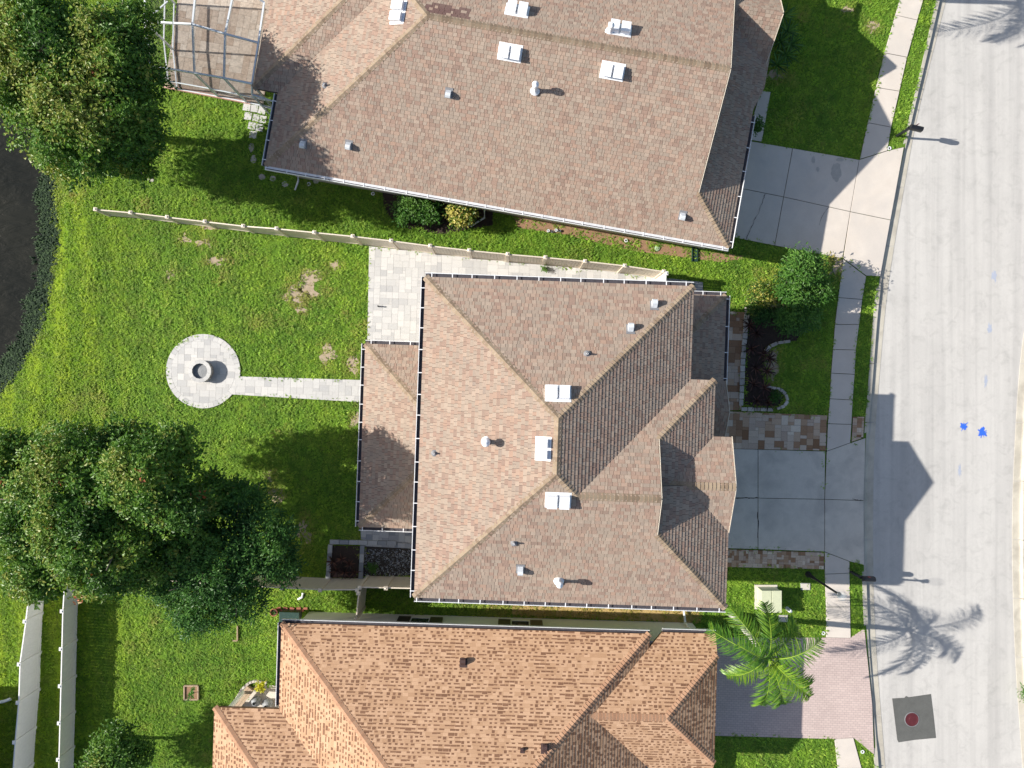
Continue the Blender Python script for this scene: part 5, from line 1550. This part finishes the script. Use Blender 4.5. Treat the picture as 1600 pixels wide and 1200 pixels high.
def transformer():
    c = P(1196, 932); t = thing('transformer_box', c, 'pale green utility transformer box on the small lawn above the palm', 'utility box')
    b = MB(); b.box((c.x, c.y, 0.04), (0.52, 0.56, 0.05)); b.build('pad', M['concrete'], t)
    b = MB(); b.box((c.x, c.y, 0.42), (0.44, 0.48, 0.33)); b.build('cabinet', M['transformer'], t, bevel=0.03)
    for sg in (-1, 1):
        b = MB(); b.box((c.x + sg * 0.235, c.y, 0.775), (0.225, 0.5, 0.022)); b.build('lid', M['transformer'], t, bevel=0.012)
    b = MB(); b.bar((c.x + 0.46, c.y - 0.05, 0.4), (c.x + 0.46, c.y + 0.05, 0.4), 0.03, 0.12); b.build('lock', M['lead'], t)
transformer()

def simple(name, label, cat, px, py, fn, group=None):
    c = P(px, py); t = thing(name, c, label, cat, group); fn(t, c); return t
def pedestal(t, c):
    b = MB(); b.lathe(c, [(0.085, 0), (0.085, 0.42), (0.075, 0.5), (0.001, 0.53)], 12); b.build('post', M['vent_white'], t, smooth=True)
    b = MB(); b.lathe(c, [(0.09, 0.30), (0.092, 0.34), (0.086, 0.36)], 12); b.build('collar', M['pad'], t)
simple('utility_pedestal', 'small white utility post just below the green transformer box', 'utility post', 1229, 950, pedestal)
def valve(t, c):
    b = MB(); b.box((c.x, c.y, 0.02), (0.22, 0.16, 0.04)); b.build('frame', M['pad'], t, bevel=0.01)
    b = MB(); b.box((c.x, c.y, 0.055), (0.19, 0.135, 0.012)); b.build('lid', M['concrete'], t)
simple('meter_box', 'flat grey meter cover on the grass right of the transformer box', 'meter cover', 1258, 916, valve)
simple('meter_box', 'flat grey meter cover half in the palm trunk shadow', 'meter cover', 1223, 966, valve)
def ring(t, c):
    b = MB(); b.lathe(c, [(0.05, 0.0), (0.085, 0.03), (0.085, 0.05), (0.05, 0.05), (0.05, 0.02)], 14); b.build('collar', M['vent_white'], t)
    b = MB(); b.lathe(c, [(0.05, 0.028), (0.001, 0.028)], 14); b.build('cap', M['dark_plastic'], t)
for x, y, lb in ((1389, 232, 'white ringed cleanout cap at the corner of the top driveway and sidewalk'), (1286, 989, 'white ringed cleanout cap where the pink driveway meets the sidewalk'), (1347, 1174, 'white ringed cap on the grass strip at the bottom by the kerb'),
                 (583, 303, 'white ringed sprinkler cap in the bed left of the dark green shrub'), (483, 288, 'white ringed cap near the downspout of the top house'), (978, 376, 'white ringed cap on the dirt below the top house gutter')):
    simple('cleanout_cap', lb, 'pipe cap', x, y, ring)
def hose(t, c):
    for k, (dx, dy, r) in enumerate(((-0.28, 0.0, 0.07), (-0.1, -0.03, 0.06), (0.08, 0.02, 0.07), (0.25, 0.0, 0.06))):
        b = MB(); b.lathe((c.x + dx, c.y + dy, 0), [(r, 0), (r, 0.1), (r * 0.7, 0.1), (r * 0.7, 0.03), (0.001, 0.03)], 10); b.build('pipe_stub', M['vent_white'] if k % 2 == 0 else M['lead'], t)
simple('irrigation_manifold', 'row of white pipe stubs on the dirt below the top house gutter', 'pipes', 866, 361, hose)
def splash(t, c):
    b = MB()
    for a, e in (((-0.12, 0.3), (-0.12, -0.35)), ((0.12, 0.3), (0.12, -0.35))):
        b.bar((c.x + a[0], c.y + a[1], 0.06), (c.x + e[0], c.y + e[1], 0.04), 0.03, 0.1)
    b.bar((c.x, c.y + 0.3, 0.03), (c.x, c.y - 0.35, 0.02), 0.22, 0.03); b.build('trough', M['green_plastic'], t)
    b = MB(); b.bar((c.x - 0.12, c.y + 0.3, 0.06), (c.x + 0.12, c.y + 0.3, 0.06), 0.03, 0.1); b.build('back', M['green_plastic'], t)
M['green_plastic'] = plain('dark_green_plastic', (0.015, 0.045, 0.035), 0.5)
simple('splash_block', 'dark green splash trough under the corner gutter of the top house', 'splash block', 1085, 397, splash)
def lid(t, c):
    b = MB(); b.lathe(c, [(0.13, 0), (0.13, 0.035), (0.10, 0.045), (0.001, 0.05)], 16); b.build('lid', M['pale_green'], t, smooth=True)
    b = MB(); b.lathe(c, [(0.15, 0), (0.15, 0.02), (0.13, 0.02)], 16); b.build('rim', M['dark_plastic'], t)
M['pale_green'] = plain('pale_green_plastic', (0.30, 0.40, 0.24), 0.6)
simple('valve_lid', 'round pale green valve lid on the grass left of the splash trough', 'valve lid', 1027, 388, lid)
def bent(t, c):
    b = MB(); b.tube([c + Vector((0.12, 0.15, 0.06)), c + Vector((0.08, -0.02, 0.06)), c + Vector((-0.12, -0.12, 0.05))], [0.05, 0.055, 0.045], 8); b.build('elbow', M['vent_white'], t, smooth=True)
    b = MB(); b.tube([c + Vector((0.12, 0.14, 0.06)), c + Vector((0.125, 0.19, 0.06))], [0.06, 0.06], 8); b.build('coupling', M['vent_white'], t)
simple('drain_elbow', 'white bent drain pipe on the shaded strip below the beige fence', 'pipe', 470, 932, bent)
def pot(t, c):
    b = MB(); b.lathe(c, [(0.11, 0), (0.16, 0.26), (0.18, 0.26), (0.18, 0.31), (0.15, 0.31), (0.14, 0.2), (0.001, 0.2)], 16); b.build('pot', M['brick_red'], t, smooth=True)
    b = MB(); b.lathe((c.x, c.y, c.z), [(0.14, 0.24), (0.001, 0.26)], 12); b.build('soil', M['mulch'], t)
    for k in range(5):
        b = MB(); a = k * 1.3; blade(b, c + Vector((0, 0, 0.25)), Vector((cos(a) * 0.5, sin(a) * 0.5, 0.8)).normalized(), 0.25, 0.05, 0.5, 0.6); b.build('leaf', M['leaf_shrub'], t)
simple('flower_pot', 'red clay pot at the corner of the sandy roofed house by the gutter', 'pot', 431, 954, pot)
def crate(t, c):
    b = MB(); b.box((c.x, c.y, 0.28), (0.42, 0.20, 0.28), radians(-2)); b.build('body', M['dark_plastic'], t, bevel=0.02)
    b = MB(); b.box((c.x, c.y, 0.585), (0.45, 0.23, 0.025), radians(-2)); b.build('lid', M['green_plastic'], t, bevel=0.012)
simple('storage_box', 'dark plastic storage box behind the corner of the sandy roofed house', 'box', 458, 958, crate)
for k in range(9):
    c = P(436 + 5.2 * k, 950 + (k % 2) * 3.5); b = MB(); b.box((0, 0, 0), (0.10, 0.05, 0.032), random.uniform(-0.3, 0.3))
    o = bpy.data.objects.new('loose_brick', b.mesh('loose_brick', M['brick_red'])); o.location = (c.x, c.y, 0.04); put(o)
    tag(o, ORD[k] + ' red brick from the left in the row behind the storage box', 'brick', 'red bricks by the storage box')
def bench(t, c):
    A, B = P(364, 1110, 0.42), P(391, 1076, 0.42)
    d = (B - A).normalized(); s = Vector((-d.y, d.x, 0))
    for k in range(3):
        b = MB(); b.bar(A + s * (k - 1) * 0.13, B + s * (k - 1) * 0.13, 0.12, 0.035); b.build('seat_plank', M['wood'], t)
    for f in (0.12, 0.88):
        b = MB(); p = A.lerp(B, f); b.bar(p - s * 0.17 - Vector((0, 0, 0.22)), p + s * 0.17 - Vector((0, 0, 0.22)), 0.06, 0.40); b.build('leg', M['wood'], t)
simple('garden_bench', 'pale wooden plank bench beside the tan corner roof at the lower left', 'bench', 378, 1093, bench)
sheet('side_patio', [(372, 1104), (400, 1070), (470, 1072), (470, 1290), (372, 1290)], M['concrete'], 0.03)
def bag(t, c):
    b = MB()
    for k in range(26):
        pass
    b.lathe(c, [(0.10, 0), (0.22, 0.08), (0.24, 0.2), (0.15, 0.33), (0.05, 0.38), (0.001, 0.38)], 9)
    b.v = [(x + 0.05 * noise.noise((x * 7, y * 7, z * 7)), y + 0.05 * noise.noise((x * 7 + 3, y * 7, z * 7)), z) for x, y, z in b.v]
    b.build('sack', M['sack'], t, smooth=True)
    b = MB(); b.lathe((c.x, c.y, c.z + 0.36), [(0.05, 0), (0.035, 0.03), (0.07, 0.09)], 9); b.build('knot', M['dark_plastic'], t)
M['sack'] = plain('grey_sack', (0.22, 0.23, 0.24), 0.6, 0, 0.4, 9)
simple('garden_sack', 'lumpy grey sack on the side patio near the lime plant', 'sack', 402, 1093, bag)
simple('garden_sack', 'second grey sack on the side patio, against the gutter wall', 'sack', 420, 1098, bag)
def sq(t, c):
    for a, b_ in (((-0.32, -0.32), (0.32, -0.32)), ((0.32, -0.32), (0.32, 0.32)), ((0.32, 0.32), (-0.32, 0.32)), ((-0.32, 0.32), (-0.32, -0.32))):
        b = MB(); b.bar((c.x + a[0], c.y + a[1], 0.06), (c.x + b_[0], c.y + b_[1], 0.06), 0.05, 0.12); b.build('side_board', M['wood'], t)
    b = MB(); b.box((c.x, c.y, 0.04), (0.29, 0.29, 0.03)); b.build('soil', M['clay'], t)
simple('planting_box', 'square wooden planting frame around the sapling on the lower left lawn', 'planter', 300, 1081, sq)
HARD.append(px_poly([(289, 1070), (311, 1070), (311, 1092), (289, 1092)]))
def corner_frame(t, c):
    A, B, D = P(372, 977), P(372, 1000), P(365, 1000)
    for a, e in ((A, B), (B, D)):
        b = MB(); b.bar(a + Vector((0, 0, .06)), e + Vector((0, 0, .06)), 0.04, 0.12); b.build('side_board', M['wood'], t)
simple('timber_planter', 'corner of a wooden planting frame under the dark green tree', 'planter', 370, 992, corner_frame)
def marker(t, c):
    b = MB(); b.lathe(c, [(0.035, 0), (0.035, 0.25), (0.001, 0.27)], 8); b.build('stub', M['dark_plastic'], t)
    b = MB(); b.lathe(c, [(0.06, 0.0), (0.06, 0.02), (0.035, 0.03)], 8); b.build('collar', M['dark_plastic'], t)
simple('drain_stub', 'small black drain stub on the pale back patio', 'drain', 592, 479, marker)

# ------------------------------------------------------------------ marks on the road
ROADZ = -0.12
def road_sheet(name, q, mat, z, label=None, cat=None, group=None):
    w = ccw([(wx(x), wy(y)) for x, y in q])
    mb = MB(); mb.poly([(x, y, z) for x, y in w])
    o = mb.build(name, mat); tag(o, label, cat, group); return o
pq = [(1396, 1093), (1415, 1092), (1418, 1089), (1422, 1091), (1457, 1086), (1461, 1118), (1465, 1155), (1432, 1158), (1406, 1162), (1404, 1158), (1400, 1125)]
road_sheet('asphalt_patch', pq, M['patch'], ROADZ + 0.005)['kind'] = 'structure'
def manhole(t, c):
    c = Vector((c.x, c.y, ROADZ + 0.008))
    b = MB(); b.lathe(c, [(0.345, 0), (0.34, 0.012), (0.315, 0.012), (0.315, 0)], 32); b.build('ring', M['lead'], t)
    b = MB(); b.lathe(c, [(0.31, 0.0), (0.305, 0.008), (0.26, 0.008), (0.255, 0.004), (0.14, 0.004), (0.135, 0.008), (0.001, 0.008)], 32); b.build('cover', M['maroon'], t)
simple('manhole_cover', 'dark red manhole cover in the middle of the grey asphalt patch', 'manhole cover', 1427, 1126, manhole)
def splat(x, y, rx, ry, seed, mat, label, spikes=0.9):
    n = 44; q = []
    for k in range(n):
        a = 2 * pi * k / n; r = 1 + spikes * max(-0.5, noise.noise((cos(a) * 4 + seed * 3.3, sin(a) * 4, seed * 1.7))) + (0.6 * spikes if random.random() < 0.12 else 0)
        q.append((x + rx * r * cos(a), y + ry * r * sin(a)))
    road_sheet('paint_mark', q, mat, ROADZ + 0.004, label, 'paint mark')
splat(1508, 666, 5, 5, 1, M['blue_paint'], 'bright blue paint splash on the road, left of the pair')
splat(1537, 676, 6.5, 7, 2, M['blue_paint'], 'bright blue paint splash on the road, right of the pair', 0.8)
splat(1543, 595, 2.6, 8, 3, M['blue_faint'], 'worn blue paint streak on the road above the two bright splashes')
splat(1549, 513, 3, 6, 4, M['blue_faint'], 'worn blue paint mark on the road, second from the top of the worn marks')
splat(1556, 431, 3, 8, 5, M['blue_faint'], 'topmost worn blue paint mark on the road')
splat(1502, 736, 2.2, 7, 6, M['blue_faint'], 'small worn blue paint streak on the road below the bright splashes')

# ------------------------------------------------------------------ grass
def clump_mesh(k, dark=False):
    r = random.Random(k); mb = MB()
    for i in range(16):
        a = r.uniform(0, 2 * pi); rr = 0.075 * math.sqrt(r.random()); el = r.uniform(0.25, 0.95)
        p = Vector((rr * cos(a), rr * sin(a), 0)); b = a + r.uniform(-0.9, 0.9)
        d = Vector((cos(b) * cos(el), sin(b) * cos(el), sin(el)))
        L = r.uniform(0.06, 0.11); s = d.cross(Vector((0, 0, 1))).normalized() * r.uniform(0.006, 0.011)
        m = p + d * L * 0.6; t = m + (d - Vector((0, 0, 0.7))).normalized() * L * 0.5
        n = len(mb.v)
        mb.v.extend([tuple(p - s), tuple(p + s), tuple(m + s), tuple(m - s), tuple(t)])
        mb.f.append((n, n + 1, n + 2, n + 3)); mb.f.append((n + 3, n + 2, n + 4)); mb.t.extend([0.5, 0.5])
    return mb

def scatter(name, pts, scale, dry, srcs, label, cat):
    """points carry scale, spin and dryness; the clump meshes are instanced on them"""
    me = bpy.data.meshes.new(name)
    me.from_pydata(pts.tolist(), [], [])
    n = len(pts)
    for nm, ar in (('size', scale), ('dry', dry), ('spin', rng.uniform(0, 6.28, n))):
        a = me.attributes.new(nm, 'FLOAT', 'POINT'); a.data.foreach_set('value', ar.astype(np.float32))
    a = me.attributes.new('pick', 'INT', 'POINT'); a.data.foreach_set('value', rng.integers(0, len(srcs), n).astype(np.int32))
    o = bpy.data.objects.new(name, me); put(o); tag(o, label, cat, kind='stuff')
    ng = bpy.data.node_groups.new(name, 'GeometryNodeTree')
    ng.interface.new_socket('Geometry', in_out='INPUT', socket_type='NodeSocketGeometry')
    ng.interface.new_socket('Geometry', in_out='OUTPUT', socket_type='NodeSocketGeometry')
    gi = ng.nodes.new('NodeGroupInput'); go = ng.nodes.new('NodeGroupOutput')
    col = bpy.data.collections.new(name + '_clumps')
    for k, s in enumerate(srcs):
        so = bpy.data.objects.new('grass_clump', s); col.objects.link(so)
    ci = ng.nodes.new('GeometryNodeCollectionInfo'); ci.inputs['Collection'].default_value = col
    ci.inputs['Separate Children'].default_value = True; ci.inputs['Reset Children'].default_value = True
    ip = ng.nodes.new('GeometryNodeInstanceOnPoints'); ip.inputs['Pick Instance'].default_value = True
    def attr(nm, t):
        x = ng.nodes.new('GeometryNodeInputNamedAttribute'); x.data_type = t; x.inputs['Name'].default_value = nm
        return [q for q in x.outputs if q.enabled][0]
    ng.links.new(gi.outputs[0], ip.inputs['Points']); ng.links.new(ci.outputs[0], ip.inputs['Instance'])
    ng.links.new(attr('pick', 'INT'), ip.inputs['Instance Index'])
    cx = ng.nodes.new('ShaderNodeCombineXYZ'); ng.links.new(attr('spin', 'FLOAT'), cx.inputs['Z'])
    ng.links.new(cx.outputs[0], ip.inputs['Rotation']); ng.links.new(attr('size', 'FLOAT'), ip.inputs['Scale'])
    ng.links.new(ip.outputs[0], go.inputs[0])
    m = o.modifiers.new('scatter', 'NODES'); m.node_group = ng
    return o

def lawn_grass():
    n = 105000
    X = rng.uniform(-25.5, 25.5, n); Y = rng.uniform(-19.5, 19.5, n)
    keep = np.ones(n, bool)
    kb = np.interp(600 - Y / S, KB[0], KB[1]); ke = np.interp(600 - Y / S, KE[0], KE[1])
    xw = (kb - 800) * S; xe = (ke - 800) * S + 0.65
    keep &= (X < xw - 0.04) | (X > xe)
    for q in HARD: keep &= ~in_poly_np(X, Y, q)
    ins = in_poly_np(X, Y, PONDW); dp = dist_poly_np(X, Y, PONDW)
    keep &= ~ins
    dry = np.clip(rng.normal(0.02, 0.10, n), 0, 1)
    for (x, y, a, b) in SPOTS:
        d = np.hypot((X - wx(x)) / (a * S), (Y - wy(y)) / (b * S))
        dd = d + 0.35 * np.sin(X * 9 + Y * 4) * np.cos(Y * 11 - X * 3) + rng.normal(0, 0.2, n)
        keep &= ~((dd < 1.0) & (rng.random(n) < 0.80))
        dry = np.where((d < 2.6), np.clip(dry + 0.5 * rng.random(n) * np.clip(2.6 - d, 0, 1), 0, 0.9), dry)
    # dry yellow strip beside the middle house, dirt beside the top house
    yel = in_poly_np(X, Y, px_poly([(690, 935), (1095, 950), (1095, 972), (690, 960)]))
    dry = np.where(yel, np.clip(dry + rng.uniform(0.5, 1.1, n) * np.clip((X - wx(690)) / 4, 0.1, 1), 0, 0.97), dry)
    keep &= ~(yel & (X > wx(800)) & (rng.random(n) < 0.45))
    dirt = in_poly_np(X, Y, px_poly([(800, 332), (900, 350), (990, 372), (1100, 393), (1180, 402), (1130, 410), (990, 392), (880, 366), (810, 356)]))
    keep &= ~(dirt & (rng.random(n) < 0.75))
    walls = in_poly_np(X, Y, px_poly([(1175, 415), (1215, 420), (1215, 470), (1175, 470)]))
    dry = np.where(walls, np.clip(dry + 0.45 * rng.random(n), 0, 0.9), dry)
    nz = np.array([noise.noise((x * 0.5, y * 0.5, 3.0)) + 0.6 * noise.noise((x * 1.6, y * 1.6, 7.0)) for x, y in zip(X, Y)])
    dry = np.where(nz > 0.35, np.clip(dry + (nz - 0.35) * rng.random(n) * 1.1, 0, 0.8), dry)
    tx = wx(103) + (wy(300) - Y) / (wy(300) - wy(665)) * (wx(70) - wx(103)); tr = (np.abs(X - tx) < 0.07) & (Y < wy(290)) & (Y > wy(680))
    keep &= ~(tr & (rng.random(n) < 0.8))
    Z = np.where(dp < 2.2, -0.35 * np.clip(1 - dp / 2.2, 0, 1) ** 1.5, 0.0)
    pts = np.stack([X, Y, Z], 1)[keep]
    sc = (rng.uniform(0.7, 1.75, n) * (1 + 0.3 * nz))[keep]
    srcs = [clump_mesh(k).mesh('grass_clump', M['grass']) for k in range(6)]
    scatter('lawn_grass', pts, sc, dry[keep], srcs, 'short coarse green grass covering all the lawns', 'grass')
    # rank growth along the pond
    n = 2600
    t = rng.uniform(0, 1, n)
    px_ = np.interp(t, np.linspace(0, 1, 11), [68, 72, 78, 76, 77, 66, 50, 22, -10, -50, -90]); py_ = np.interp(t, np.linspace(0, 1, 11), [150, 225, 280, 330, 390, 455, 515, 570, 610, 640, 668])
    X = (px_ - 800) * S + rng.normal(-0.12, 0.17, n) + 0.25 * np.sin(py_ * 0.11) * np.sin(py_ * 0.037); Y = -(py_ - 600) * S + rng.normal(0, 0.15, n)
    mats = []
    for k in range(4):
        b = clump_mesh(k + 50); b.t = [random.random()] * len(b.t); mats.append(b.mesh('reed_clump', M['leaf_reed']))
    scatter('shore_growth', np.stack([X, Y, np.full(n, -0.36)], 1), rng.uniform(1.2, 2.8, n), np.zeros(n), mats, 'dark rank growth along the pond edge', 'shore plants')
lawn_grass()
